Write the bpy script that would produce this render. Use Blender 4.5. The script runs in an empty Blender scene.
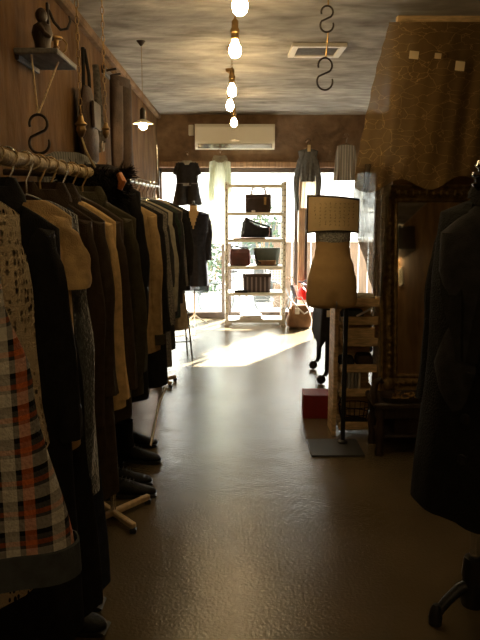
import bpy, math, random
from math import sin, cos, pi, radians as R
from mathutils import Vector, Matrix

# ------------------------------------------------------------------ camera, sky, sun, exposure
S = bpy.context.scene
COL = S.collection
CAM_H, FPX, YAW, PITCH = 1.42, 680.0, math.atan(12 / 680), R(10)
cam = bpy.data.objects.new('camera', bpy.data.cameras.new('camera'))
COL.objects.link(cam)
cam.location = (0, 0, CAM_H)
cam.rotation_euler = (pi / 2 - PITCH, 0, -YAW)
cam.data.sensor_fit = 'VERTICAL'
cam.data.sensor_height = 36
cam.data.lens = 36 * FPX / 640
cam.data.clip_start = .02
S.camera = cam

world = bpy.data.worlds.new('world')
S.world = world
world.use_nodes = True
bg = world.node_tree.nodes['Background']
bg.inputs[0].default_value = (.97, 1, .93, 1)
bg.inputs[1].default_value = 7.5

sun = bpy.data.objects.new('sun', bpy.data.lights.new('sun', 'SUN'))
COL.objects.link(sun)
sun.data.energy = 100
sun.data.angle = R(.8)
sun.data.color = (1, .98, .94)
sun_dir = Vector((-.63, -1, -.68)).normalized()
sun.rotation_euler = sun_dir.to_track_quat('-Z', 'Y').to_euler()

S.view_settings.view_transform = 'Standard'
S.view_settings.look = 'None'
S.view_settings.gamma = 1
S.view_settings.use_curve_mapping = False
S.view_settings.exposure = .5
S.cycles.use_denoising = True
S.cycles.max_bounces = 8
S.cycles.transparent_max_bounces = 16
S.cycles.sample_clamp_indirect = 4

# the window lets the sky in: a sampling portal, it gives no light of its own
portal = bpy.data.objects.new('window_daylight', bpy.data.lights.new('window_daylight', 'AREA'))
COL.objects.link(portal)
portal.data.shape = 'RECTANGLE'
portal.data.size, portal.data.size_y = 2.66, 1.85
portal.data.cycles.is_portal = True
portal.location = (.5, 8.34, .95)
portal.rotation_euler = (-pi / 2, 0, 0)


# ------------------------------------------------------------------ pixel -> point at a real depth
def ray(px, py):
    c, s, cp, sp = cos(YAW), sin(YAW), cos(PITCH), sin(PITCH)
    a, b = (px - 240) / FPX, (320 - py) / FPX
    return Vector((s * cp + a * c + b * s * sp, c * cp - a * s + b * c * sp, -sp + b * cp))


def at(px, py, Y):
    d = ray(px, py)
    return Vector((0, 0, CAM_H)) + d * (Y / d.y)


def at_x(px, py, X):
    d = ray(px, py)
    return Vector((0, 0, CAM_H)) + d * (X / d.x)


def on_z(px, py, z=0):
    d = ray(px, py)
    return Vector((0, 0, CAM_H)) + d * ((z - CAM_H) / d.z)


# ------------------------------------------------------------------ materials
MATS = {}


def nt(name):
    m = bpy.data.materials.new(name)
    m.use_nodes = True
    t = m.node_tree
    b = t.nodes['Principled BSDF']
    return m, t, b, t.nodes.new, t.links.new


def mat(name, col, rough=.7, metal=0, var=.25, scale=18, bump=.25, bscale=None, stretch=(1, 1, 1), spec=.4, col2=None,
        emit=0, sheen=0, detail=4):
    if name in MATS:
        return MATS[name]
    m, t, b, N, L = nt(name)
    b.inputs['Roughness'].default_value = rough
    b.inputs['Metallic'].default_value = metal
    b.inputs['Specular IOR Level'].default_value = spec
    if sheen:
        b.inputs['Sheen Weight'].default_value = sheen
    tc = N('ShaderNodeTexCoord')
    mp = N('ShaderNodeMapping')
    mp.inputs['Scale'].default_value = stretch
    L(tc.outputs['Object'], mp.inputs[0])
    n = N('ShaderNodeTexNoise')
    n.inputs['Scale'].default_value = scale
    n.inputs['Detail'].default_value = detail
    L(mp.outputs[0], n.inputs['Vector'])
    r = N('ShaderNodeValToRGB')
    lo = [c * (1 - var) for c in col]
    hi = [min(1, c * (1 + var)) for c in col] if col2 is None else list(col2)
    r.color_ramp.elements[0].position, r.color_ramp.elements[1].position = .32, .68
    r.color_ramp.elements[0].color = (*lo, 1)
    r.color_ramp.elements[1].color = (*hi, 1)
    L(n.outputs['Fac'], r.inputs[0])
    L(r.outputs[0], b.inputs['Base Color'])
    if bump:
        n2 = N('ShaderNodeTexNoise')
        n2.inputs['Scale'].default_value = bscale or scale * 4
        n2.inputs['Detail'].default_value = 3
        L(mp.outputs[0], n2.inputs['Vector'])
        bu = N('ShaderNodeBump')
        bu.inputs['Strength'].default_value = bump
        bu.inputs['Distance'].default_value = .01
        L(n2.outputs['Fac'], bu.inputs['Height'])
        L(bu.outputs[0], b.inputs['Normal'])
    if emit:
        b.inputs['Emission Color'].default_value = (*col, 1)
        b.inputs['Emission Strength'].default_value = emit
    MATS[name] = m
    return m


def fabric(name, col, **k):
    a = dict(rough=.9, var=.22, scale=30, bump=.35, bscale=260, spec=.12)
    a.update(k)
    return mat(name, col, **a)


def glow(name, col, strength):
    m, t, b, N, L = nt(name)
    b.inputs['Base Color'].default_value = (*col, 1)
    b.inputs['Roughness'].default_value = .2
    b.inputs['Emission Color'].default_value = (*col, 1)
    b.inputs['Emission Strength'].default_value = strength
    return m


def thin_glass(name, tint=(1, 1, 1), rough=.02, base=.06):
    m, t, b, N, L = nt(name)
    t.nodes.remove(b)
    out = t.nodes['Material Output']
    tr = N('ShaderNodeBsdfTransparent')
    tr.inputs[0].default_value = (*tint, 1)
    gl = N('ShaderNodeBsdfGlossy')
    gl.inputs['Roughness'].default_value = rough
    fr = N('ShaderNodeFresnel')
    fr.inputs[0].default_value = 1.35
    mx = N('ShaderNodeMixShader')
    L(fr.outputs[0], mx.inputs[0])
    L(tr.outputs[0], mx.inputs[1])
    L(gl.outputs[0], mx.inputs[2])
    L(mx.outputs[0], out.inputs[0])
    return m


def sheer(name, col, opac_lo, opac_hi, scale=30, stretch=(1, 1, 1), streak=True, transl=.5):
    """thin cloth: holes between the threads let light straight through, the threads scatter it"""
    m, t, b, N, L = nt(name)
    t.nodes.remove(b)
    out = t.nodes['Material Output']
    tc = N('ShaderNodeTexCoord')
    mp = N('ShaderNodeMapping')
    mp.inputs['Scale'].default_value = stretch
    L(tc.outputs['Object'], mp.inputs[0])
    n = N('ShaderNodeTexNoise')
    n.inputs['Scale'].default_value = scale
    n.inputs['Detail'].default_value = 5
    n.inputs['Distortion'].default_value = 1.2
    L(mp.outputs[0], n.inputs['Vector'])
    fac = n.outputs['Fac']
    rp = N('ShaderNodeMapRange')
    rp.inputs['From Min'].default_value = .3
    rp.inputs['From Max'].default_value = .7
    rp.inputs['To Min'].default_value = opac_lo
    rp.inputs['To Max'].default_value = opac_hi
    L(fac, rp.inputs[0])
    fo = rp.outputs[0]
    if streak:                                   # creases: thin ridges of denser cloth running in all directions
        v = N('ShaderNodeTexVoronoi')
        v.feature = 'DISTANCE_TO_EDGE'
        v.inputs['Scale'].default_value = 22
        wn = N('ShaderNodeMixRGB')
        wn.inputs[0].default_value = .045
        mp2 = N('ShaderNodeMapping')
        mp2.inputs['Scale'].default_value = (.4, 1, 1.0)
        mp2.inputs['Rotation'].default_value = (0, -.5, 0)
        L(tc.outputs['Object'], wn.inputs[1])
        L(n.outputs['Color'], wn.inputs[2])
        L(wn.outputs[0], mp2.inputs[0])
        L(mp2.outputs[0], v.inputs['Vector'])
        r2 = N('ShaderNodeMapRange')
        r2.inputs['From Min'].default_value = 0
        r2.inputs['From Max'].default_value = .02
        r2.inputs['To Min'].default_value = .42
        r2.inputs['To Max'].default_value = 0
        L(v.outputs['Distance'], r2.inputs[0])
        ad = N('ShaderNodeMath')
        ad.operation = 'ADD'
        ad.use_clamp = True
        L(fo, ad.inputs[0])
        L(r2.outputs[0], ad.inputs[1])
        fo = ad.outputs[0]
        crease = N('ShaderNodeMapRange')
        crease.inputs['From Max'].default_value = .022
        crease.inputs['To Min'].default_value = 1
        crease.inputs['To Max'].default_value = 0
        L(v.outputs['Distance'], crease.inputs[0])
    tr = N('ShaderNodeBsdfTransparent')
    df = N('ShaderNodeBsdfDiffuse')
    df.inputs[0].default_value = (*col, 1)
    tl = N('ShaderNodeBsdfTranslucent')
    tl.inputs[0].default_value = (*col, 1)
    if streak:
        cm = N('ShaderNodeMixRGB')
        cm.inputs[1].default_value = (*col, 1)
        cm.inputs[2].default_value = (*[min(1, c * 1.9) for c in col], 1)
        L(crease.outputs[0], cm.inputs[0])
        L(cm.outputs[0], df.inputs[0])
        L(cm.outputs[0], tl.inputs[0])
    m1 = N('ShaderNodeMixShader')
    m1.inputs[0].default_value = transl
    L(df.outputs[0], m1.inputs[1])
    L(tl.outputs[0], m1.inputs[2])
    m2 = N('ShaderNodeMixShader')
    L(fo, m2.inputs[0])
    L(tr.outputs[0], m2.inputs[1])
    L(m1.outputs[0], m2.inputs[2])
    L(m2.outputs[0], out.inputs[0])
    return m


def plaid():
    m, t, b, N, L = nt('plaid_wool')
    b.inputs['Roughness'].default_value = .95
    b.inputs['Specular IOR Level'].default_value = .1
    tc = N('ShaderNodeTexCoord')
    sx = N('ShaderNodeSeparateXYZ')
    L(tc.outputs['Object'], sx.inputs[0])

    def bands(sock, per, off, stops):
        a = N('ShaderNodeMath'); a.operation = 'MULTIPLY_ADD'
        a.inputs[1].default_value = 1 / per; a.inputs[2].default_value = off
        L(sock, a.inputs[0])
        f = N('ShaderNodeMath'); f.operation = 'FRACT'
        L(a.outputs[0], f.inputs[0])
        r = N('ShaderNodeValToRGB'); r.color_ramp.interpolation = 'CONSTANT'
        e = r.color_ramp.elements
        e[0].position, e[0].color = stops[0][0], (*stops[0][1], 1)
        e[1].position, e[1].color = stops[1][0], (*stops[1][1], 1)
        for p, c in stops[2:]:
            q = e.new(p); q.color = (*c, 1)
        L(f.outputs[0], r.inputs[0])
        return r.outputs[0]
    W, K, O, G = (.62, .58, .5), (.012, .011, .011), (.62, .16, .05), (.12, .12, .115)
    cx = bands(sx.outputs['X'], .085, .12, [(0, K), (.2, W), (.5, K), (.62, O), (.86, K)])
    cz = bands(sx.outputs['Z'], .06, .3, [(0, K), (.16, W), (.55, G), (.66, O), (.82, G)])
    mx = N('ShaderNodeMixRGB'); mx.blend_type = 'MIX'; mx.inputs[0].default_value = .42
    L(cx, mx.inputs[1]); L(cz, mx.inputs[2])
    no = N('ShaderNodeTexNoise'); no.inputs['Scale'].default_value = 160
    L(tc.outputs['Object'], no.inputs['Vector'])
    mu = N('ShaderNodeMixRGB'); mu.blend_type = 'MULTIPLY'; mu.inputs[0].default_value = .45
    L(mx.outputs[0], mu.inputs[1]); L(no.outputs['Fac'], mu.inputs[2])
    L(mu.outputs[0], b.inputs['Base Color'])
    bu = N('ShaderNodeBump'); bu.inputs['Strength'].default_value = .6; bu.inputs['Distance'].default_value = .01
    L(no.outputs['Fac'], bu.inputs['Height']); L(bu.outputs[0], b.inputs['Normal'])
    return m


def crochet(name, col, scale=90):
    """openwork: round holes between knotted cream yarn"""
    m, t, b, N, L = nt(name)
    b.inputs['Base Color'].default_value = (*col, 1)
    b.inputs['Roughness'].default_value = .95
    b.inputs['Specular IOR Level'].default_value = .1
    tc = N('ShaderNodeTexCoord')
    v = N('ShaderNodeTexVoronoi'); v.feature = 'F1'
    v.inputs['Scale'].default_value = scale
    v.inputs['Randomness'].default_value = .4
    mp = N('ShaderNodeMapping'); mp.inputs['Scale'].default_value = (1, 1, .55)
    L(tc.outputs['Object'], mp.inputs[0]); L(mp.outputs[0], v.inputs['Vector'])
    r = N('ShaderNodeMapRange')
    r.inputs['From Min'].default_value = .33
    r.inputs['From Max'].default_value = .38
    L(v.outputs['Distance'], r.inputs[0])
    L(r.outputs[0], b.inputs['Alpha'])
    n = N('ShaderNodeTexNoise'); n.inputs['Scale'].default_value = 240
    L(tc.outputs['Object'], n.inputs['Vector'])
    bu = N('ShaderNodeBump'); bu.inputs['Strength'].default_value = .7; bu.inputs['Distance'].default_value = .01
    L(n.outputs['Fac'], bu.inputs['Height']); L(bu.outputs[0], b.inputs['Normal'])
    return m


def stripes(name, c1, c2, per, axis='X', rough=.9):
    m, t, b, N, L = nt(name)
    b.inputs['Roughness'].default_value = rough
    tc = N('ShaderNodeTexCoord')
    sx = N('ShaderNodeSeparateXYZ'); L(tc.outputs['Object'], sx.inputs[0])
    a = N('ShaderNodeMath'); a.operation = 'MULTIPLY'; a.inputs[1].default_value = 1 / per
    L(sx.outputs[axis], a.inputs[0])
    f = N('ShaderNodeMath'); f.operation = 'FRACT'; L(a.outputs[0], f.inputs[0])
    r = N('ShaderNodeValToRGB'); r.color_ramp.interpolation = 'CONSTANT'
    r.color_ramp.elements[0].color = (*c1, 1)
    r.color_ramp.elements[1].position = .62
    r.color_ramp.elements[1].color = (*c2, 1)
    L(f.outputs[0], r.inputs[0]); L(r.outputs[0], b.inputs['Base Color'])
    return m


def floor_mat():
    m, t, b, N, L = nt('polished_concrete')
    b.inputs['Specular IOR Level'].default_value = .75
    tc = N('ShaderNodeTexCoord')
    n = N('ShaderNodeTexNoise'); n.inputs['Scale'].default_value = 1.3; n.inputs['Detail'].default_value = 3
    L(tc.outputs['Object'], n.inputs['Vector'])
    r = N('ShaderNodeValToRGB')
    r.color_ramp.elements[0].position, r.color_ramp.elements[1].position = .3, .72
    r.color_ramp.elements[0].color = (.088, .066, .034, 1)
    r.color_ramp.elements[1].color = (.145, .112, .066, 1)
    L(n.outputs['Fac'], r.inputs[0]); L(r.outputs[0], b.inputs['Base Color'])
    n3 = N('ShaderNodeTexNoise'); n3.inputs['Scale'].default_value = 2.2; n3.inputs['Detail'].default_value = 1
    L(tc.outputs['Object'], n3.inputs['Vector'])
    mr = N('ShaderNodeMapRange'); mr.inputs['To Min'].default_value = .14; mr.inputs['To Max'].default_value = .22
    mr.inputs['From Min'].default_value = .3; mr.inputs['From Max'].default_value = .7
    L(n3.outputs['Fac'], mr.inputs[0]); L(mr.outputs[0], b.inputs['Roughness'])
    n2 = N('ShaderNodeTexNoise'); n2.inputs['Scale'].default_value = 85; n2.inputs['Detail'].default_value = 3
    L(tc.outputs['Object'], n2.inputs['Vector'])
    n4 = N('ShaderNodeTexNoise'); n4.inputs['Scale'].default_value = 7; n4.inputs['Detail'].default_value = 2
    L(tc.outputs['Object'], n4.inputs['Vector'])
    b1 = N('ShaderNodeBump'); b1.inputs['Strength'].default_value = .5; b1.inputs['Distance'].default_value = .0038
    L(n2.outputs['Fac'], b1.inputs['Height'])
    b2 = N('ShaderNodeBump'); b2.inputs['Strength'].default_value = .1; b2.inputs['Distance'].default_value = .02
    L(n4.outputs['Fac'], b2.inputs['Height']); L(b1.outputs[0], b2.inputs['Normal'])
    L(b2.outputs[0], b.inputs['Normal'])
    return m


def two_noise(name, c1, c2, c3, s1, s2, st, rough=.9, bump=.5, bs=12):
    """mottled hand-trowelled plaster"""
    m, t, b, N, L = nt(name)
    b.inputs['Roughness'].default_value = rough
    b.inputs['Specular IOR Level'].default_value = .2
    tc = N('ShaderNodeTexCoord')
    mp = N('ShaderNodeMapping'); mp.inputs['Scale'].default_value = st
    L(tc.outputs['Object'], mp.inputs[0])
    n = N('ShaderNodeTexNoise'); n.inputs['Scale'].default_value = s1; n.inputs['Detail'].default_value = 8
    n.inputs['Distortion'].default_value = .8
    L(mp.outputs[0], n.inputs['Vector'])
    r = N('ShaderNodeValToRGB')
    e = r.color_ramp.elements
    e[0].position, e[0].color = .3, (*c1, 1)
    e[1].position, e[1].color = .5, (*c2, 1)
    q = e.new(.72); q.color = (*c3, 1)
    L(n.outputs['Fac'], r.inputs[0])
    n2 = N('ShaderNodeTexNoise'); n2.inputs['Scale'].default_value = s2; n2.inputs['Detail'].default_value = 5
    L(mp.outputs[0], n2.inputs['Vector'])
    mu = N('ShaderNodeMixRGB'); mu.blend_type = 'OVERLAY'; mu.inputs[0].default_value = .45
    L(r.outputs[0], mu.inputs[1]); L(n2.outputs['Fac'], mu.inputs[2])
    L(mu.outputs[0], b.inputs['Base Color'])
    n3 = N('ShaderNodeTexNoise'); n3.inputs['Scale'].default_value = bs; n3.inputs['Detail'].default_value = 6
    L(mp.outputs[0], n3.inputs['Vector'])
    bu = N('ShaderNodeBump'); bu.inputs['Strength'].default_value = bump; bu.inputs['Distance'].default_value = .02
    L(n3.outputs['Fac'], bu.inputs['Height']); L(bu.outputs[0], b.inputs['Normal'])
    return m


M_floor = floor_mat()
M_ceil = two_noise('trowelled_ceiling', (.2, .185, .16), (.34, .325, .29), (.5, .48, .44), 2.6, 7, (1, 1.7, 1), bump=.8, bs=7)
M_wall = two_noise('brown_plaster', (.06, .027, .006), (.11, .055, .016), (.15, .09, .034), 1.9, 9, (1.6, 1.6, .8), bs=9)
M_bwall = two_noise('umber_plaster', (.12, .075, .04), (.2, .125, .07), (.27, .18, .11), 2.5, 10, (1.2, 1, 1.4), bs=10)
M_glass = thin_glass('clear_glass')
M_wood = mat('pale_wood', (.6, .42, .21), .6, var=.3, scale=5, stretch=(3, 3, 14), bump=.2)
M_wood2 = mat('brown_wood', (.2, .11, .05), .55, var=.3, scale=6, stretch=(8, 8, 1), bump=.2)
M_dwood = mat('dark_wood', (.035, .022, .014), .45, var=.35, scale=8, stretch=(6, 6, 1.5), bump=.2)
M_white = mat('cream_enamel', (.78, .76, .68), .45, var=.06, scale=6, bump=.05)
M_acw = mat('ivory_plastic', (.74, .71, .6), .4, var=.03, scale=3, bump=0)
M_chrome = mat('chrome', (.75, .74, .72), .18, 1, var=.08, scale=10, bump=.03)
M_steel = mat('brushed_steel', (.42, .4, .37), .35, 1, var=.15, scale=20, bump=.05)
M_iron = mat('dark_iron', (.05, .042, .036), .5, .7, var=.3, scale=25, bump=.2)
M_brass = mat('aged_brass', (.3, .19, .075), .45, .8, var=.3, scale=22, bump=.15)
M_black = mat('black_leather', (.012, .011, .01), .7, spec=.25, var=.3, scale=30, bump=.3, bscale=120)
M_blackp = mat('black_plastic', (.015, .015, .016), .4, var=.2, scale=15, bump=.05)
M_brownl = mat('brown_leather', (.17, .085, .035), .45, var=.3, scale=14, bump=.3, bscale=90)
M_dbrownl = mat('dark_brown_leather', (.04, .024, .016), .7, spec=.2, var=.35, scale=14, bump=.3, bscale=90)
M_paper = mat('kraft_paper', (.66, .5, .27), .8, var=.1, scale=10, bump=.1)
M_whitep = mat('white_paper', (.8, .78, .74), .8, var=.04, scale=10, bump=.05)
M_ink = mat('faded_ink', (.2, .13, .06), .8, var=.2, bump=0)
M_gold = mat('tarnished_gilt', (.16, .1, .035), .42, .55, var=.5, scale=30, bump=.6, bscale=70)
M_form = mat('tan_jersey', (.5, .33, .145), .85, var=.05, scale=40, bump=.12, bscale=300)
M_red = mat('red_box_board', (.2, .014, .012), .5, var=.12, scale=6, bump=.05)
M_redp = mat('red_enamel', (.6, .02, .015), .3, var=.05, bump=0)
M_rope = mat('rope_bound_bamboo', (.42, .31, .16), .7, var=.35, scale=12, stretch=(1, 9, 1), bump=.6, bscale=30)
M_slate = mat('dark_grey_steel_plate', (.03, .03, .029), .55, 0, var=.12, scale=12, bump=.05)
M_fur = fabric('black_fur', (.012, .009, .008), bump=1, bscale=130)


# ------------------------------------------------------------------ mesh builder
class MB:
    def __init__(s):
        s.v, s.f = [], []

    def add(s, vs, fs, mtx=None):
        o = len(s.v)
        s.v += [tuple(mtx @ Vector(p)) if mtx else tuple(p) for p in vs]
        s.f += [tuple(i + o for i in f) for f in fs]
        return s

    def box(s, c, d, rz=0, rx=0, ry=0, bev=.003):
        x, y, z = d[0] / 2, d[1] / 2, d[2] / 2
        b = min(bev, x * .5, y * .5, z * .5)
        vs, idx = [], {}
        for sx in (-1, 1):
            for sy in (-1, 1):
                for sz in (-1, 1):
                    for k in range(3):
                        p = [sx * x, sy * y, sz * z]
                        for a in range(3):
                            if a != k:
                                p[a] -= (sx, sy, sz)[a] * b
                        idx[sx, sy, sz, k] = len(vs)
                        vs.append(p)
        fs = []
        for k in range(3):
            a, c2 = [i for i in range(3) if i != k]
            for sg in (-1, 1):
                q = []
                for (i, j) in ((-1, -1), (1, -1), (1, 1), (-1, 1)):
                    t = [0, 0, 0]; t[k] = sg; t[a] = i; t[c2] = j
                    q.append(idx[t[0], t[1], t[2], k])
                fs.append(q)
            for i in (-1, 1):
                for j in (-1, 1):                      # edge bevels along axis k
                    q = []
                    for (w, kk) in ((-1, a), (1, a), (1, c2), (-1, c2)):
                        t = [0, 0, 0]; t[k] = w; t[a] = i; t[c2] = j
                        q.append(idx[t[0], t[1], t[2], kk])
                    fs.append(q)
        for sx in (-1, 1):
            for sy in (-1, 1):
                for sz in (-1, 1):
                    fs.append([idx[sx, sy, sz, k] for k in range(3)])
        m = Matrix.Translation(c) @ Matrix.Rotation(rz, 4, 'Z') @ Matrix.Rotation(ry, 4, 'Y') @ Matrix.Rotation(rx, 4, 'X')
        return s.add(vs, fs, m)

    def rings(s, rs, cap0=True, cap1=True, closed=True, mtx=None, skip=None):
        n = len(rs[0])
        vs = [p for r in rs for p in r]
        fs = []
        for i in range(len(rs) - 1):
            for j in range(n if closed else n - 1):
                k = (j + 1) % n
                q = (i * n + j, i * n + k, (i + 1) * n + k, (i + 1) * n + j)
                if skip:
                    c = sum((Vector(vs[t]) for t in q), Vector()) / 4
                    if skip(c):
                        continue
                fs.append(q)
        if cap0:
            fs.append(tuple(reversed(range(n))))
        if cap1:
            fs.append(tuple(range((len(rs) - 1) * n, len(rs) * n)))
        return s.add(vs, fs, mtx)

    def tube(s, pts, r, n=8, flat=1.0, cap=True, closed=False):
        pts = [Vector(p) for p in pts]
        rr = r if isinstance(r, (list, tuple)) else [r] * len(pts)
        up = None
        rs = []
        m = len(pts)
        for i, p in enumerate(pts):
            if closed:
                d = pts[(i + 1) % m] - pts[i - 1]
            else:
                d = pts[min(i + 1, m - 1)] - pts[max(i - 1, 0)]
            d.normalize()
            if up is None:
                up = Vector((0, 0, 1)) if abs(d.z) < .9 else Vector((1, 0, 0))
            a = d.cross(up).normalized()
            up = a.cross(d).normalized()
            rs.append([p + (a * cos(2 * pi * j / n) * flat + up * sin(2 * pi * j / n)) * rr[i] for j in range(n)])
        if closed:
            rs.append(rs[0])
            return s.rings(rs, False, False)
        return s.rings(rs, cap, cap)

    def lathe(s, prof, c=(0, 0, 0), n=20, axis='Z', sx=1, sy=1, cap=True):
        rs = []
        for r, z in prof:
            rs.append([(r * cos(2 * pi * j / n) * sx, r * sin(2 * pi * j / n) * sy, z) for j in range(n)])
        m = Matrix.Translation(c)
        if axis == 'X':
            m = m @ Matrix.Rotation(pi / 2, 4, 'Y')
        if axis == 'Y':
            m = m @ Matrix.Rotation(-pi / 2, 4, 'X')
        return s.rings(rs, cap, cap, mtx=m)

    def ball(s, c, r, n=12, sc=(1, 1, 1)):
        pr = [(r * sin(pi * (i + .02) / (n + .04)) , -r * cos(pi * (i + .02) / (n + .04))) for i in range(n + 1)]
        rs = [[(q * cos(2 * pi * j / (2 * n)) * sc[0], q * sin(2 * pi * j / (2 * n)) * sc[1], z * sc[2]) for j in range(2 * n)] for q, z in pr]
        return s.rings(rs, True, True, mtx=Matrix.Translation(c))

    def prism(s, outline, y0, y1):
        """outline in xz, extruded along y"""
        n = len(outline)
        vs = [(x, y0, z) for x, z in outline] + [(x, y1, z) for x, z in outline]
        fs = [tuple(range(n)), tuple(reversed(range(n, 2 * n)))]
        fs += [(i, i + n, (i + 1) % n + n, (i + 1) % n) for i in range(n)]
        return s.add(vs, fs)

    def build(s, name, m, parent=None, loc=None, smooth=True, rz=0):
        me = bpy.data.meshes.new(name)
        me.from_pydata(s.v, [], s.f)
        me.materials.append(m)
        me.update()
        if smooth:
            me.polygons.foreach_set('use_smooth', [True] * len(me.polygons))
            try:
                me.set_sharp_from_angle(angle=R(42))
            except Exception:
                pass
        o = bpy.data.objects.new(name, me)
        COL.objects.link(o)
        if parent:
            o.parent = parent
        if loc is not None:
            o.location = loc
        if rz:
            o.rotation_euler.z = rz
        return o


def tag(o, label=None, cat=None, group=None, kind=None):
    if label: o['label'] = label
    if cat: o['category'] = cat
    if group: o['group'] = group
    if kind: o['kind'] = kind
    return o


def thing(name, label, cat, loc, rz=0, group=None):
    o = bpy.data.objects.new(name, None)
    COL.objects.link(o)
    o.empty_display_size = .05
    o.location = loc
    o.rotation_euler.z = rz
    return tag(o, label, cat, group)


def dup(o, loc=None, rz=None, label=None, parent=None):
    c = o.copy()
    COL.objects.link(c)
    if parent: c.parent = parent
    for ch in list(o.children):
        dup(ch, parent=c)
    if loc is not None: c.location = loc
    if rz is not None: c.rotation_euler.z = rz
    if label: c['label'] = label
    return c


def lerp(a, b, t):
    return a + (b - a) * t


def table(x, tab):
    for (a, b), (c, d) in zip(tab, tab[1:]):
        if x <= c:
            t = max(0, min(1, (x - a) / (c - a)))
            t = t * t * (3 - 2 * t)
            return b + (d - b) * t
    return tab[-1][1]


def struct(name, mb, m, parent=None, **k):
    o = mb.build(name, m, parent, smooth=False, **k)
    if parent is None:
        o['kind'] = 'structure'
    return o


# ------------------------------------------------------------------ the room
XL, XR, YB, YR, ZC = -.82, 2.2, 8.2, -3.2, 2.40
WZ1 = 1.80                                             # underside of the wall over the shop window
struct('floor', MB().box(((XL + XR) / 2, (YB + YR) / 2, -.05), (XR - XL + .4, YB - YR + .4, .1), bev=0), M_floor)
struct('ceiling', MB().box(((XL + XR) / 2, (YB + YR) / 2, ZC + .05), (XR - XL + .4, YB - YR + .4, .1), bev=0), M_ceil)
struct('wall_left', MB().box((XL - .1, (YB + YR) / 2, ZC / 2), (.2, YB - YR, ZC), bev=0), M_wall)
struct('wall_right', MB().box((XR + .1, (YB + YR) / 2, ZC / 2), (.2, YB - YR, ZC), bev=0), M_wall)
struct('wall_rear', MB().box(((XL + XR) / 2, YR - .1, ZC / 2), (XR - XL + .4, .2, ZC), bev=0), M_wall)
b = MB()
b.box(((XL + XR) / 2, YB + .1, (WZ1 + ZC) / 2), (XR - XL + .4, .2, ZC - WZ1), bev=0)     # over the window
b.box((2.11, YB + .1, WZ1 / 2), (.6, .2, WZ1), bev=0)                                    # right of the window
struct('wall_back', b, M_bwall)
struct('trim_1', MB().box((XL + .02, (2 + YB) / 2, ZC - .025), (.05, YB - 2, .05), bev=.01), M_bwall)
# the short wall the mirror leans on
struct('wall_partition', MB().box((1.58, 4.10, ZC / 2), (1.24, .16, ZC), bev=0), M_wall)

# shop window: three glazed bays in dark frames
M_frame = mat('dark_window_frame', (.07, .05, .035), .5, .2, var=.15, bump=.05)
bays = [('window_1', XL, -.04), ('window_2', .0, .84), ('window_3', .92, 1.81)]
for nm, x0, x1 in bays:
    f = MB()
    f.box((x0 + .02, YB + .06, WZ1 / 2), (.04, .07, WZ1)).box((x1 - .02, YB + .06, WZ1 / 2), (.04, .07, WZ1))
    f.box(((x0 + x1) / 2, YB + .06, WZ1 - .03), (x1 - x0, .07, .06)).box(((x0 + x1) / 2, YB + .06, .035), (x1 - x0, .08, .07))
    fo = f.build(nm, M_frame, smooth=False)
    fo['kind'] = 'structure'
    MB().box(((x0 + x1) / 2, YB + .06, WZ1 / 2), (x1 - x0 - .08, .008, WZ1 - .12), bev=0).build('pane', M_glass, fo, smooth=False)
struct('trim_2', MB().box((.88, YB - .02, 1.0), (.075, .1, 2.0), bev=.006), M_wood2)       # wooden post between the bays
struct('trim_3', MB().box((.49, YB - .03, WZ1 + .03), (2.66, .06, .07), bev=.008), M_wood2)  # rail along the head of the window

# ------------------------------------------------------------------ outside
M_asph = mat('pale_pavement', (.6, .6, .58), .9, var=.1, scale=3, bump=.2)
M_fac = mat('white_render', (.75, .75, .72), .9, var=.06, scale=2, bump=.1)
M_facg = mat('grey_glazing', (.045, .055, .055), .25, var=.2, scale=2, bump=0)
M_fence = mat('weathered_plank', (.1, .066, .04), .8, var=.25, scale=4, stretch=(9, 9, 1), bump=.2)
M_bike = mat('pale_grey_paint', (.12, .12, .12), .5, .2, var=.1, bump=0)
M_leaf = mat('green_leaf', (.04, .07, .035), .6, var=.4, scale=20, bump=0)
struct('street_pavement', MB().box((0, 17.05, -.25), (40, 17.3, .1), bev=0), M_asph)
bld = thing('building', 'pale rendered building across the street beyond the shop window', 'building', (0, 17, -.2))
w = MB()
w.box((0, .5, 2.3), (14, 1, 4.6), bev=0)
w.build('wall', M_fac, bld, smooth=False)
for x in (-5.2, -2.9, -.6, 1.7, 4.0):
    fr = MB().box((x, -.03, 2.1), (1.5, .08, 1.5)).build('window_frame', M_white, bld)
    MB().box((x - .36, -.09, 2.1), (.62, .05, 1.3)).box((x + .36, -.09, 2.1), (.62, .05, 1.3)).build('window_glazing', mat('pale_glazing', (.4, .41, .4), .2, var=.1, bump=0), fr)
MB().box((.8, -.02, .55), (.9, .1, 1.1)).build('door', M_facg, bld)
MB().box((0, -.15, 3.1), (14, .4, .12)).build('ledge', M_fac, bld)
fen = thing('fence', 'weathered wooden plank fence outside, right of the shop window', 'fence', (1.9, 10.3, -.2))
f = MB()
for i in range(17):
    f.box((-1.15 + i * .145, 0, .5), (.128, .025, 1.0))
f.build('plank_panel', M_fence, fen, smooth=False)
MB().box((0, -.01, 1.03), (2.5, .1, .06)).build('top_rail', M_white, fen)
for x in (-1.1, 0, 1.1):
    MB().box((x, .05, .5), (.08, .07, 1.0)).build('post', M_fence, fen)
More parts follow.
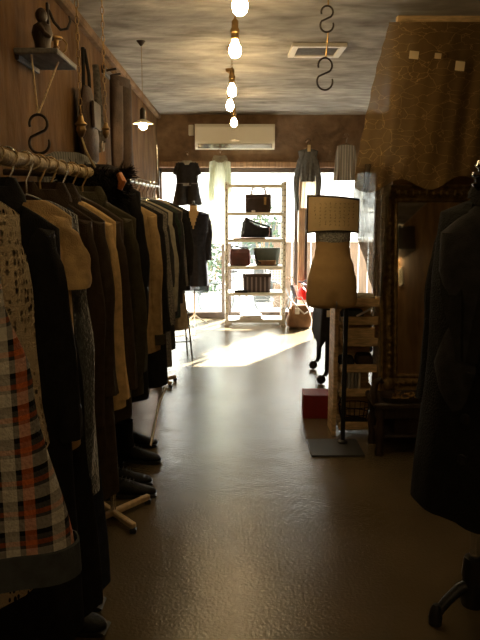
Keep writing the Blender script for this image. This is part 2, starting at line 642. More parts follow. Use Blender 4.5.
# parked bicycle
bk = thing('bicycle', 'grey bicycle parked on the pavement beyond the white bag rack', 'bicycle', (.22, 9.35, -.2), R(5))
bk.scale = (.78, .78, .78)
for x in (-.5, .5):
    wl = MB().tube([(x + .31 * cos(a), 0, .33 + .31 * sin(a)) for a in [2 * pi * i / 36 for i in range(36)]], .018, 8, closed=True).build('wheel', M_facg, bk)
    sp = MB()
    for i in range(14):
        a = 2 * pi * i / 14
        sp.tube([(x, 0, .33), (x + .3 * cos(a), 0, .33 + .3 * sin(a))], .0022, 4)
    sp.lathe([(.03, -.04), (.03, .04)], (x, 0, .33), 10, 'Y')
    sp.build('spokes', M_steel, wl)
fr = MB()
for p, q in (((-.5, 0, .33), (-.05, 0, .3)), ((-.05, 0, .3), (-.2, 0, .78)), ((-.05, 0, .3), (.36, 0, .7)), ((-.18, 0, .72), (.35, 0, .78)),
             ((-.5, 0, .33), (-.18, 0, .72)), ((.5, 0, .33), (.34, 0, .9))):
    fr.tube([p, q], .016, 8)
fr.build('frame', M_bike, bk)
MB().ball((-.21, 0, .84), .1, 8, (1.3, .7, .35)).build('saddle', M_blackp, bk)
MB().tube([(.2, -.25, .98), (.33, -.18, .98), (.34, 0, .95), (.33, .18, .98), (.2, .25, .98)], .012, 8).build('handlebar', M_steel, bk)
bx = MB()
for i in range(7):
    z = .68 + i * .03
    bx.tube([(.42, -.14, z), (.68, -.14, z), (.68, .14, z), (.42, .14, z)], .004, 5, closed=True)
for i in range(6):
    for y in (-.14, .14):
        bx.tube([(.42 + i * .052, y, .68), (.42 + i * .052, y, .86)], .003, 4)
bx.build('basket', M_steel, bk)


def shrub(name, label, loc, h, w, n, seed):
    rnd = random.Random(seed)
    t = thing(name, label, 'plant', loc)
    lm, st = MB(), MB()
    for i in range(9):
        a, rr = rnd.uniform(0, 2 * pi), rnd.uniform(.1, .5) * w
        st.tube([(0, 0, .25), (rr * .5 * cos(a), rr * .5 * sin(a), h * .5), (rr * cos(a), rr * sin(a), h * .93)], [.012, .008, .003], 5)
    for i in range(n):
        a, e = rnd.uniform(0, 2 * pi), rnd.uniform(.0, 1)
        rr = w * .5 * math.sqrt(rnd.random()) * (.55 + .6 * sin(pi * min(1, e * 1.1)))
        c = Vector((rr * cos(a), rr * sin(a), .3 * h + e * h * .72))
        d = Vector((rnd.gauss(0, 1), rnd.gauss(0, 1), rnd.gauss(0, .6))).normalized()
        u = d.cross(Vector((rnd.gauss(0, 1), rnd.gauss(0, 1), rnd.gauss(0, 1)))).normalized()
        s1 = rnd.uniform(.035, .07)
        lm.add([c - d * s1, c + u * s1 * .45, c + d * s1, c - u * s1 * .45], [(0, 1, 2, 3)])
    st.build('stem', M_wood2, t)
    lm.build('foliage', M_leaf, t, smooth=False)
    MB().lathe([(.11, 0), (.15, .28), (.165, .28), (.165, .3), (.13, .3)], (0, 0, 0), 18).build('pot', M_fac, t)
    return t


shrub('potted_shrub', 'leafy potted shrub outside behind the second shelf of the bag rack', (.62, 11.6, -.2), 1.5, .8, 420, 3)
shrub('potted_shrub', 'leafy potted shrub outside, seen left of the bag rack beside the black dress', (-.14, 12.4, -.2), 1.15, .7, 320, 4)
shrub('potted_shrub', 'low leafy potted shrub outside, nearest to the glass below the black dress', (-.3, 10.0, -.2), .85, .62, 300, 9)
ut = thing('utility_meter_box', 'grey utility box standing outside beyond the lower shelves of the bag rack', 'box', (.62, 10.9, -.2))
MB().box((0, 0, .35), (.42, .25, .7), bev=.01).build('body', M_facg, ut, smooth=False)
MB().box((0, 0, .72), (.48, .3, .04), bev=.008).build('lid', M_steel, ut, smooth=False)

# ------------------------------------------------------------------ ceiling: bulbs, vent, hooks
M_bulb = glow('lit_bulb', (1, .69, .33), 135)


def bulb_thing(label, p):
    drop = ZC - p.z
    t = thing('hanging_bulb', label, 'lamp', (p.x, p.y, p.z), 0, 'bare bulbs in a row under the ceiling')
    MB().lathe([(.002, -.038), (.014, -.035), (.025, -.024), (.03, -.006), (.028, .01), (.02, .028), (.0135, .042), (.013, .05)], n=20).build('bulb', M_bulb, t)
    MB().lathe([(.013, .046), (.019, .05), (.019, .075), (.022, .078), (.022, .092), (.016, .1), (.016, .13), (.008, .14), (.003, .15)], n=16).build('socket', M_brass, t)
    ch = MB()
    z = .15
    k = 0
    while z < drop - .03:
        a = k % 2
        ch.tube([((.006 * cos(q)) * (1 - a), (.006 * cos(q)) * a, z + .008 + .012 * sin(q)) for q in [2 * pi * i / 10 for i in range(10)]], .0016, 5, closed=True)
        z += .019
        k += 1
    ch.build('chain', M_brass, t)
    MB().lathe([(.006, drop - .035), (.03, drop - .02), (.035, drop)], n=16).build('ceiling_rose', M_brass, t)
    return t


BZ = 2.13
for (px, py), lb in zip(((240, 5), (235, 50), (232, 91), (230, 106), (234, 123)),
                        ('largest lit bare bulb at the top edge, nearest of the ceiling row',
                         'second lit bare bulb of the ceiling row, below the nearest one',
                         'third lit bare bulb of the ceiling row, well above the air conditioner',
                         'fourth lit bare bulb of the ceiling row, close under the third',
                         'smallest lit bare bulb in front of the air conditioner, last of the row')):
    bulb_thing(lb, on_z(px, py, BZ))

for y, lb in ((.25, 'lit bare bulb of the ceiling row over the nearest clothes, above the picture'),
              (-1.5, 'lit bare bulb of the ceiling row behind the viewer, last of all')):
    bulb_thing(lb, Vector((.05, y, BZ)))

vt = thing('ceiling_vent', 'square white ventilation grille set in the mottled ceiling', 'vent', (.585, 4.7, ZC))
vt.scale = (.93, .93, 1)
f = MB()
for s_ in (-1, 1):
    f.box((s_ * .165, 0, -.012), (.045, .375, .024)).box((0, s_ * .165, -.012), (.285, .045, .024))
f.build('frame', M_white, vt, smooth=False)
g = MB()
for i in range(11):
    g.box((0, -.14 + i * .028, -.008), (.3, .02, .004), rx=R(30), bev=.001)
g.build('grille', M_steel, vt, smooth=False)


def s_curve(h, rr=.004, wd=.42):
    """S hook: upper loop open to the left, lower loop open to the right; local z from -h/2 to h/2"""
    r1, r2 = h * .235, h * .265
    pts = []
    for i in range(17):
        a = R(200) - R(250) * i / 16
        pts.append((r1 * cos(a), 0, h * .5 - r1 + r1 * sin(a)))
    for i in range(1, 19):
        a = R(130) + R(250) * i / 18
        pts.append((r2 * cos(a), 0, -h * .5 + r2 + r2 * sin(a)))
    return MB().tube(pts, [rr] * (len(pts) - 2) + [rr * .9, rr * .7], 8)


p1, p2 = at(327, 19, 2.9), at(325, 74, 2.9)
h1, h2 = .1, .125
o = s_curve(h1).build('s_hook', M_iron, loc=p1)
tag(o, 'small dark iron S hook near the top edge, above another on one cord', 'hook')
o = s_curve(h2).build('s_hook', M_iron, loc=p2, rz=R(10))
tag(o, 'larger dark iron S hook below the ceiling vent, lower on the cord', 'hook')
o = MB().tube([(p1.x, p1.y, ZC), (p1.x + .004, p1.y, p1.z + h1 / 2 - .003)], .003, 6).build('hanging_twine', M_brass)
tag(o, 'thin tan twine from the ceiling down to the upper S hook', 'cord')
o = MB().tube([(p1.x + .006, p1.y, p1.z - h1 / 2 + .003), (p2.x + .002, p2.y, p2.z + h2 / 2 - .003)], .003, 6).build('hanging_twine', M_brass)
tag(o, 'thin tan twine between the two ceiling S hooks', 'cord')

# pendant lamp over the far rack
pp = at(143, 124, 4.5)
t = thing('pendant_lamp', 'lit pendant lamp with a flat disc shade over the left clothes racks', 'lamp', pp)
MB().lathe([(.012, .03), (.03, .02), (.062, .004), (.065, 0), (.06, .002), (.028, .014), (.01, .02)], n=28).build('lamp_shade', M_acw, t)
MB().ball((0, 0, -.012), .027, 10, (1, 1, .9)).build('bulb', glow('lit_pendant_bulb', (1, .72, .36), 75), t)
MB().lathe([(.01, .028), (.018, .03), (.018, .085), (.008, .1)], n=14).build('socket', M_iron, t)
MB().tube([(0, 0, .09), (.002, 0, ZC - pp.z)], .0018, 6).build('cord', M_brass, t)
MB().lathe([(.006, ZC - pp.z - .03), (.03, ZC - pp.z)], n=14).build('ceiling_rose', M_iron, t)

# ------------------------------------------------------------------ air conditioner
a0, a1 = at(195, 149, 8.0), at(275, 124, 8.0)
ac = thing('air_conditioner', 'ivory wall mounted air conditioner above the shop window', 'air conditioner', ((a0.x + a1.x) / 2, YB, a0.z))
aw, ah = a1.x - a0.x, a1.z - a0.z
prof = [(-.005, .05), (-.12, 0), (-.17, .02), (-.205, .065), (-.21, .12), (-.21, ah - .03), (-.19, ah), (-.005, ah)]
b = MB()
b.rings([[(-aw / 2, y, z) for y, z in prof], [(aw / 2, y, z) for y, z in prof]])
b.build('body', M_acw, ac, smooth=False)
MB().box((0, -.214, .16), (aw * .985, .012, .17), bev=.005).build('front_panel', M_acw, ac)
MB().box((0, -.185, .035), (aw * .93, .012, .06), rx=R(38), bev=.003).build('louver_flap', M_chrome, ac)
MB().box((.0, -.222, .095), (.1, .004, .016), bev=.001).build('indicator_strip', M_steel, ac)
g = MB()
for i in range(5):
    g.box((0, -.06 - i * .024, ah + .001), (aw * .9, .008, .004), bev=.001)
g.build('intake_grille', M_steel, ac)
p = at(191, 130, 8.15)
o = MB().box((0, -.02, 0), (.06, .04, .12), bev=.006).build('wall_switch_box', M_acw, loc=(p.x, YB, p.z), smooth=False)
tag(o, 'small ivory switch box on the wall left of the air conditioner', 'switch box')


# ------------------------------------------------------------------ garments
def ring_pts(w, th, z, n, amp, k, ph, u0=0, v0=0):
    pts = []
    for j in range(n):
        a = 2 * pi * j / n
        cu, sv = cos(a), sin(a)
        u = w * math.copysign(abs(cu) ** .85, cu)
        rip = amp * sin(k * u / max(w, .01) * 2.2 + ph) + amp * .6 * sin(k * 1.7 * u / max(w, .01) + 2.1 * ph)
        v = th * math.copysign(abs(sv) ** .8, sv) + rip * (1 if sv > 0 else .8)
        pts.append((u0 + u * (1 + .0 * rip), v0 + v, z))
    return pts


def body_mesh(L, sw, cw, hw, th=.045, neck=.06, slope=.42, folds=.01, k=4, seed=0, vneck=0, waist=None, hem_wave=.0, n=44, levels=20, thick_hem=1.4):
    rnd = random.Random(seed)
    ph = rnd.uniform(0, 6)
    rs = []
    drop = slope * (sw - neck)
    for s in (0, .15, .35, .55, .75, .9, 1):
        w_ = lerp(neck, sw, s)
        rs.append(ring_pts(w_, lerp(.022, th * .75, s), L - drop * s ** 1.25, n, folds * .15 * s, k, ph))
    zt = L - drop
    for i in range(1, levels + 1):
        t_ = i / levels
        z = zt * (1 - t_)
        tab = [(0, sw), (.22, cw), (.45, waist if waist else lerp(cw, hw, .4)), (1, hw)]
        w_ = table(t_, tab)
        rs.append(ring_pts(w_, th * lerp(.85, thick_hem, t_), z + (hem_wave * sin(3 * t_) if i == levels else 0), n, folds * t_ ** .8, k, ph + .35 * sin(4 * t_ + ph)))
    sk = None
    if vneck:
        sk = lambda c: c.y < 0 and c.z > L - vneck and abs(c.x) < (c.z - (L - vneck)) * .32
    return MB().rings(rs, False, False, skip=sk)


def sleeve_mesh(side, L, sw, slope, neck, length, r0=.058, r1=.042, out=.03, fwd=0, seed=0):
    rnd = random.Random(seed * 7 + side)
    zs = L - slope * (sw - neck)
    rs = []
    n = 18
    for i in range(15):
        t_ = i / 14
        cx = sw - .05 + out * min(1, t_ * 2.2) + .01 * sin(5 * t_ + seed)
        if t_ < .12:
            cx -= .012
        cz = zs - .015 - t_ * length
        cy = fwd * t_ + .006 * sin(7 * t_ + seed)
        r = lerp(r0, r1, t_) * (1 + .05 * sin(17 * t_ + seed))
        rs.append([(side * (cx + r * .8 * cos(a)), cy + r * .62 * sin(a) + .003 * sin(5 * a + 6 * t_), cz + (.012 * cos(a) if i == 0 else 0))
                   for a in [2 * pi * j / n for j in range(n)]])
    top = [(side * (sw - .075 + .015 * cos(a)), .02 * sin(a), zs + .005) for a in [2 * pi * j / n for j in range(n)]]
    return MB().rings([top] + rs, True, False)


def collar_mesh(L, neck, h=.05, th=.03):
    rs = []
    n = 28
    for (dw, dz) in ((0, -.01), (-.004, h * .7), (.0, h), (.012, h * .95), (.03, h * .2), (.032, -.005)):
        rs.append([((neck + dw) * cos(a), (th + dw) * sin(a) - .004, L + dz - (.02 if sin(a) < -.8 else 0)) for a in [2 * pi * j / n for j in range(n)]])
    return MB().rings(rs, False, False)


def make_hanger(label, p, rz, mt, sw=.18, slope=.42, wood=False, group=None):
    """hanger hooked over a rail point p (rail radius .018)"""
    t = thing('coat_hanger', label, 'hanger', p, rz, group)
    hk = [(.022 * cos(a), 0, .0 + .022 * sin(a)) for a in [R(-30) + R(230) * i / 14 for i in range(15)]][::-1]
    hk = hk[::-1] + []
    pts = [(.024 * cos(R(-20) + R(220) * i / 14), 0, .024 * sin(R(-20) + R(220) * i / 14)) for i in range(15)]
    pts = list(reversed(pts))                      # from the open tip round to the stem
    pts += [(.012, 0, -.03), (0, 0, -.05), (0, 0, -.085)]
    MB().tube(pts, .0028, 6).build('hook', M_chrome if not wood else M_brass, t)
    z0 = -.085
    a = sw - .02
    if wood:
        MB().tube([(-a, 0, z0 - slope * a), (-a * .5, 0, z0 - slope * a * .42), (0, 0, z0), (a * .5, 0, z0 - slope * a * .42), (a, 0, z0 - slope * a)],
                  [.012, .013, .014, .013, .012], 10, .6).build('arms', mt, t)
    else:
        MB().tube([(-a, 0, z0 - slope * a), (-.03, 0, z0 - .01), (0, 0, z0), (.03, 0, z0 - .01), (a, 0, z0 - slope * a), (a - .01, 0, z0 - slope * a - .012), (-a + .01, 0, z0 - slope * a - .012)],
                  .0032, 6, closed=True).build('arms', mt, t)
    return t


def garment(name, label, cat, p, rz, m, L=.8, sw=.19, cw=.19, hw=.22, th=.045, slope=.42, neck=.06, folds=.01, k=4, seed=1, sleeves=.55,
            collar=None, buttons=0, vneck=0, cuff=None, placket=None, group=None, waist=None, r0=.058, r1=.042, hemband=None, out=.03, pockets=0):
    """hangs from rail point p; its own base is the hem"""
    top = p.z - .1
    t = thing(name, label, cat, (p.x, p.y, top - L), rz, group)
    bm_ = body_mesh(L, sw, cw, hw, th, neck, slope, folds, k, seed, vneck, waist)
    bm_.build('body', m, t)
    if sleeves:
        for s_ in (-1, 1):
            sl = sleeve_mesh(s_, L, sw, slope, neck, sleeves, r0, r1, out, -.02, seed).build('sleeve', m, t)
            if cuff:
                zz = L - slope * (sw - neck) - .015 - sleeves
                n = 18
                rs = [[(s_ * (sw - .05 + out + (r1 + d) * .8 * cos(a)), -.02 + (r1 + d) * .62 * sin(a), zz + e) for a in [2 * pi * j / n for j in range(n)]]
                      for d, e in ((.001, .045), (.006, .042), (.006, -.006), (0, -.006))]
                MB().rings(rs, False, False).build('cuff', cuff, sl)
    if collar:
        collar_mesh(L, neck, *(.05, .03)).build('collar', collar, t)
    if placket:
        rs = []
        zt = L - .03
        for i in range(14):
            z = lerp(zt, .02, i / 13)
            y = -th * lerp(.8, 1.38, i / 13) - .008
            rs.append([(-.016, y, z), (.016, y, z), (.016, y + .01, z), (-.016, y + .01, z)])
        MB().rings(rs).build('placket', placket, t)
    for i in range(buttons):
        z = lerp(L - .12, L * .35, i / max(1, buttons - 1))
        y = -th * lerp(.8, 1.38, 1 - z / L) - .012
        MB().lathe([(.001, -.004), (.01, -.004), (.01, .004), (.001, .004)], (0, y, z), 12, 'Y').build('button', M_dwood, t)
    for s_ in range(pockets):
        x = (-1 if s_ == 0 else 1) * hw * .5
        MB().box((x, -th * 1.25 - .01, L * .4), (.11, .012, .035), bev=.004).build('pocket_flap', m, t)
    if hemband:
        rnd = random.Random(seed); ph = rnd.uniform(0, 6)
        rs = []
        for z, g_ in ((.062, .002), (.06, .006), (-.004, .008), (-.006, .002)):
            rs.append([(q[0] * (1 + g_ / hw), q[1] + math.copysign(g_, q[1]), z) for q in ring_pts(hw, th * 1.4, z, 44, folds, k, ph + .35 * sin(4 + ph))])
        MB().rings(rs, False, False).build('hem_band', hemband, t)
    return t


F_black = fabric('black_wool', (.012, .011, .011))
F_char = fabric('charcoal_wool', (.03, .029, .028))
F_tan = fabric('tan_cotton', (.5, .34, .16))
F_brown = fabric('brown_wool', (.05, .034, .02))
F_rust = fabric('rust_brown_suede', (.045, .028, .015))
F_camel = fabric('camel_wool', (.62, .42, .19))
F_olive = fabric('olive_cotton', (.05, .042, .022))
F_trench = fabric('beige_gabardine', (.33, .22, .1))
F_mohair = fabric('grey_mohair', (.06, .066, .07), bump=1, bscale=90, sheen=.6)
F_navy = fabric('navy_knit', (.02, .024, .035))
F_grey = fabric('grey_jersey', (.19, .19, .185))
F_pale = fabric('pale_linen', (.3, .27, .2))
F_cream = crochet('cream_crochet', (.5, .4, .26))
F_plaid = plaid()
F_hem = fabric('dark_grey_rib', (.055, .06, .062))
F_green = fabric('bottle_green_velvet', (.02, .032, .022))
F_speck = fabric('speckled_tweed', (.035, .032, .03), col2=(.3, .27, .22), scale=220, bump=.3)
F_denim = fabric('washed_denim', (.07, .085, .1))

RX, RZ = -.52, 1.52
# the near rail: rope-bound bamboo
rl = thing('clothes_rail', 'rope bound bamboo rail carrying the nearest clothes on the left', 'rail', (RX, 1.05, RZ))
pts = [(0, -.1 + i * .08, .004 * sin(i * 1.9)) for i in range(22)]
MB().tube(pts, [.0175 + .0018 * (i % 3 == 0) for i in range(22)], 14).build('pole', M_rope, rl)
MB().tube([(.0205 * cos(a), .02 + .1 * a / (2 * pi), .0205 * sin(a)) for a in [2 * pi * i / 12 for i in range(12 * 15)]], .0025, 5).build('rope_binding', M_rope, rl)
for y in (.1, 1.48):
    MB().tube([(0, y, 0), (-.15, y, -.005), (XL - RX + .01, y, 0)], .012, 10).build('wall_bracket', M_dwood, rl)

G1 = 'clothes hanging on the near bamboo rail'
G2 = 'clothes hanging on the far steel rack'
NT = .03
near = [
    # name, label, category, D, rz, kwargs
    ('plaid_skirt', 'black, white and orange plaid wool garment with grey hem, bottom left corner', 'skirt', 1.20, 20, dict(m=F_plaid, L=.72, sw=.1, cw=.115, hw=.225, th=.05, folds=.012, k=3, sleeves=0, hemband=F_hem, seed=2)),
    ('crochet_cardigan', 'cream crochet lace cardigan hanging behind the plaid garment', 'cardigan', 1.35, 62, dict(m=F_cream, L=.86, sw=.15, cw=.15, hw=.175, th=NT, neck=.09, sleeves=.5, seed=3, folds=.006, slope=.5)),
    ('long_coat', 'long black coat hanging directly behind the cream crochet cardigan', 'coat', 1.49, 54, dict(m=F_black, L=1.12, sw=.195, cw=.19, hw=.215, th=NT, folds=.006, sleeves=.5, seed=4, collar=F_black, slope=.5)),
    ('short_sleeve_top', 'tan short sleeved top on a white wire hanger', 'top', 1.66, 54, dict(m=F_tan, L=.66, sw=.185, cw=.17, hw=.18, th=NT, folds=.006, sleeves=.17, neck=.1, r0=.06, r1=.058, seed=5, out=.035, slope=.5)),
    ('mohair_sweater', 'fuzzy grey mohair knit hanging low behind the tan short sleeved top', 'sweater', 1.80, 52, dict(m=F_mohair, L=.86, sw=.16, cw=.18, hw=.2, th=NT, folds=.006, sleeves=.74, r0=.05, r1=.046, seed=6)),
    ('suede_jacket', 'rust brown suede jacket behind the grey mohair knit', 'jacket', 1.93, 50, dict(m=F_rust, L=.8, sw=.175, cw=.175, hw=.19, th=NT, folds=.006, sleeves=.62, seed=7, collar=F_rust, slope=.5)),
    ('wool_coat', 'dark brown wool coat in front of the camel coat', 'coat', 2.05, 48, dict(m=F_brown, L=.98, sw=.19, cw=.18, hw=.21, th=NT, folds=.006, sleeves=.55, seed=8, collar=F_brown, slope=.5)),
    ('camel_coat', 'camel coat showing as a narrow pale strip among dark coats', 'coat', 2.19, 48, dict(m=F_camel, L=.72, sw=.205, cw=.2, hw=.22, th=NT, folds=.006, sleeves=.6, seed=9, r0=.05, r1=.036, slope=.5)),
    ('wool_coat', 'very dark brown coat hanging behind the camel coat', 'coat', 2.33, 46, dict(m=F_brown, L=.8, sw=.205, cw=.2, hw=.22, th=NT, folds=.006, sleeves=.6, seed=10, buttons=4, placket=F_brown, slope=.5)),
    ('olive_coat', 'dark olive coat with buttons, in front of the beige trench coat', 'coat', 2.49, 42, dict(m=F_olive, L=.76, sw=.225, cw=.215, hw=.235, th=NT, folds=.006, sleeves=.58, seed=11, buttons=3, placket=F_olive, collar=F_olive)),
]
i_h = 0
hl = ['white wire hanger in the plaid garment, nearest on the rail', 'chrome wire hanger in the cream crochet cardigan', 'dark wooden hanger in the long black coat',
      'white wire hanger showing above the tan short sleeved top', 'wire hanger in the grey mohair knit', 'brown wooden hanger in the rust suede jacket',
      'wooden hanger in the dark brown coat before the camel coat', 'wire hanger in the narrow camel coat', 'wooden hanger in the coat behind the camel coat', 'wooden hanger in the dark olive coat']
M_hw = mat('white_coated_wire', (.8, .78, .72), .4, var=.05, bump=0)
for (nm, lb, ct, D, rz, kw), hlb in zip(near, hl):
    p = Vector((RX, D, RZ))
    garment(nm, lb, ct, p, R(rz), group=G1, **kw)
    wood = 'wooden' in hlb
    make_hanger(hlb, p, R(rz), M_dwood if wood else (M_hw if 'white' in hlb else M_chrome), kw['sw'] - .01, kw.get('slope', .42), wood, 'hangers on the near bamboo rail')

# long dark clothes reaching almost to the floor below the near rail
for nm, lb, ct, D, rz, kw in (
        ('long_skirt', 'long black skirt hanging almost to the floor below the mohair knit', 'skirt', 1.735, 52, dict(m=F_black, L=1.2, sw=.13, cw=.15, hw=.22, th=.02, sleeves=0, seed=31, folds=.006)),
        ('long_dress', 'long navy dress reaching low between the mohair knit and suede jacket', 'dress', 1.868, 52, dict(m=F_navy, L=1.22, sw=.13, cw=.15, hw=.22, th=.02, sleeves=0, seed=32, folds=.006))):
    garment(nm, lb, ct, Vector((RX, D, RZ)), R(rz), group=G1, **kw)

# fur-collared coat on the wall side between the racks
p = Vector((RX, 2.71, RZ + .09))
t = garment('fur_collar_coat', 'black coat with a bushy fur collar between the two racks', 'coat', p, R(36), F_black, L=.92, sw=.2, cw=.2, hw=.21, sleeves=.55, seed=12, group=G1)
fm = MB()
rnd = random.Random(5)
for i in range(1100):
    a, e = rnd.uniform(0, 2 * pi), rnd.uniform(-1, 1)
    c = Vector((.125 * cos(a) * (1 + .2 * e), .085 * sin(a), .91 + .06 * e - .02))
    d = Vector((cos(a) + rnd.gauss(0, .4), sin(a) + rnd.gauss(0, .4), .5 * e + rnd.gauss(0, .5))).normalized()
    u = d.cross(Vector((rnd.gauss(0, 1), rnd.gauss(0, 1), rnd.gauss(0, 1)))).normalized() * .004
    tip = c + d * rnd.uniform(.03, .06)
    fm.add([c - u, c + u, tip], [(0, 1, 2)])
fm.lathe([(.07, .82), (.12, .845), (.145, .89), (.12, .945), (.07, .965)], n=20, sy=.75)
fm.build('fur_collar', M_fur, t)
MB().tube([(.06, -.095, .93), (.065, -.11, .9), (.055, -.105, .87)], [.012, .016, .01], 8).build('toggle', mat('orange_resin', (.6, .2, .05), .4, var=.1, bump=0), t)

# the far rack: steel tube
rk = thing('garment_rack', 'chrome garment rack carrying the farther clothes on the left', 'rack', (RX, 2.86, 0))
Y1 = 2.3
MB().tube([(0, -.06, RZ - .03), (0, 0, RZ), (0, Y1 * .5, RZ), (0, Y1, RZ)], .0125, 12).build('rail', M_chrome, rk)
M_pfoot = mat('pale_painted_wood', (.55, .4, .22), .5, var=.15, scale=8, stretch=(8, 8, 2), bump=.1)
for y in (.02, Y1):
    MB().tube([(0, y, .03), (0, y, RZ + (.0 if y < 1 else .3))], .0125, 12).build('upright', M_chrome, rk)
    fx, fy = RX, 2.86 + y
    for px, py in ((149, 499), (134, 529)):
        e = on_z(px, py, .02) - Vector((RX, 2.88, 0))
        d = Vector((e.x, e.y, 0)) * (1 if y < 1 else .7)
        for sg in (1, -1):
            MB().box((sg * d.x / 2, y + sg * d.y / 2, .034), (d.length, .028, .026), rz=math.atan2(d.y, d.x), bev=.005).build('foot', M_pfoot, rk)
            MB().box((sg * d.x * .96, y + sg * d.y * .96, .011), (.03, .03, .022), bev=.004).build('foot_pad', M_blackp, rk)
MB().tube([(.1, .62, .12), (.13, .8, .3), (.16, .92, .36)], .008, 8).build('shoe_bar', M_chrome, rk)

far = [
    ('trench_coat', 'beige trench coat with long sleeve, first on the far rack', 'coat', 3.14, 36, dict(m=F_trench, L=.72, sw=.225, cw=.215, hw=.23, sleeves=.6, seed=14, collar=F_trench, buttons=4, placket=F_trench, cuff=F_olive)),
    ('black_jacket', 'black jacket hanging directly behind the beige trench coat', 'jacket', 3.36, 34, dict(m=F_black, L=.95, sw=.23, cw=.22, hw=.24, sleeves=.58, seed=15)),
    ('tweed_jacket', 'dark speckled tweed jacket, third on the far rack', 'jacket', 3.55, 32, dict(m=F_speck, L=.9, sw=.23, cw=.22, hw=.235, sleeves=.58, seed=16)),
    ('charcoal_dress', 'charcoal dress behind the speckled tweed jacket', 'dress', 3.72, 32, dict(m=F_char, L=.84, sw=.22, cw=.21, hw=.25, sleeves=.4, seed=17)),
    ('linen_shirt', 'pale linen shirt showing as a light edge between black clothes', 'shirt', 3.88, 30, dict(m=F_pale, L=.72, sw=.23, cw=.22, hw=.235, sleeves=.56, seed=18)),
    ('black_cardigan', 'black cardigan behind the pale linen shirt', 'cardigan', 4.04, 30, dict(m=F_black, L=.7, sw=.235, cw=.225, hw=.24, sleeves=.52, seed=19)),
    ('velvet_dress', 'dark green velvet dress near the window end of the far rack', 'dress', 4.22, 28, dict(m=F_green, L=.74, sw=.23, cw=.22, hw=.24, sleeves=.3, seed=20)),
    ('black_blouse', 'black blouse close to the window end of the far rack', 'blouse', 4.42, 26, dict(m=F_char, L=.68, sw=.24, cw=.225, hw=.24, sleeves=.5, seed=21)),
    ('tweed_coat', 'speckled grey coat second from the window end of the far rack', 'coat', 4.62, 24, dict(m=F_speck, L=.64, sw=.23, cw=.22, hw=.24, sleeves=.5, seed=22)),
    ('pale_skirt', 'pale beige skirt hanging low at the window end of the far rack', 'skirt', 4.8, 18, dict(m=fabric('ecru_cotton', (.42, .34, .22)), L=.92, sw=.12, cw=.18, hw=.24, sleeves=0, seed=23)),
    ('black_shirt', 'black shirt last on the far rack beside the dressed form', 'shirt', 4.96, 18, dict(m=F_black, L=.66, sw=.25, cw=.235, hw=.25, sleeves=.45, seed=24)),
]
for nm, lb, ct, D, rz, kw in far:
    p = Vector((RX, D, RZ))
    garment(nm, lb, ct, p, R(rz), group=G2, **kw)
    make_hanger('chrome hanger holding the ' + lb.split(',')[0].split(' hanging')[0].split(' showing')[0], p, R(rz), M_chrome, kw['sw'] - .01, .42, False, 'hangers on the far steel rack')
# empty hangers bunched at the near end of the far rack
for i, lb in enumerate(('empty chrome hanger at the near end of the far rack', 'empty chrome hanger behind the first empty one on the far rack')):
    make_hanger(lb, Vector((RX, 2.9 + i * .06, RZ)), R(62 - 14 * i), M_chrome, .2, .42, False, 'empty hangers on the far steel rack')

# ------------------------------------------------------------------ things on the left wall
ws = thing('wall_shelf', 'small weathered plank shelf high on the left wall', 'shelf', (XL, 2.93, 1.985))
MB().box((.085, 0, 0), (.17, .34, .022), bev=.004).build('plank', mat('grey_weathered_plank', (.17, .17, .155), .8, var=.3, scale=6, stretch=(8, 2, 8), bump=.3), ws)
MB().box((.007, 0, -.02), (.014, .3, .02), bev=.003).build('wall_batten', M_dwood, ws)
fg = thing('figurine', 'dark carved wooden figure standing on the small wall shelf', 'figurine', (XL + .085, 2.87, 1.996))
MB().lathe([(.045, 0), (.045, .012), (.03, .016), (.032, .04), (.042, .075), (.034, .105), (.018, .115), (.016, .122)], n=18, sy=.8).ball((0, 0, .142), .026, 9, (.9, 1, 1.15)).build('body', M_dwood, fg)
for s_ in (-1, 1):
    MB().tube([(0, s_ * .035, .1), (.02, s_ * .045, .07), (.035, s_ * .02, .06)], [.011, .01, .008], 8).build('arm', M_dwood, fg)
jg = thing('candle_stand', 'small dark metal candle stand beside the carved figure on the wall shelf', 'candle holder', (XL + .1, 3.03, 1.996))
MB().lathe([(.035, 0), (.035, .006), (.01, .012), (.008, .05), (.014, .056), (.008, .064), (.012, .085), (.028, .09), (.028, .098), (.012, .098)], n=18).build('stem', M_brass, jg)
MB().tube([(.02, 0, .03), (.04, 0, .045), (.045, 0, .07), (.03, 0, .09)], .004, 6).build('handle', M_brass, jg)
hk = thing('wall_hook', 'dark iron double hook on the wall above the small shelf', 'hook', (XL, 3.3, 2.24))
MB().box((.006, 0, 0), (.012, .03, .12), bev=.003).build('plate', M_iron, hk)
MB().tube([(.01, 0, .03), (.03, 0, -.02), (.06, 0, -.055), (.09, 0, -.05), (.105, 0, -.02), (.1, 0, .005)], [.007, .007, .007, .007, .006, .004], 8).build('prong', M_iron, hk)
sp_ = at(39, 134, 2.72)
o = s_curve(.145, .0055).build('s_hook', M_iron, loc=sp_)
tag(o, 'dark iron S hook hanging by cords under the small wall shelf', 'hook')
v = MB()
tp = Vector((0, 0, .0725 - .003))
for dx, dy in ((-.03, .06), (.04, .2)):
    v.tube([tp, Vector((dx, dy, 1.975 - sp_.z))], .0035, 6)
o = v.build('hanging_twine', M_rope, loc=sp_)
tag(o, 'V shaped twine from the small wall shelf down to an S hook', 'cord')


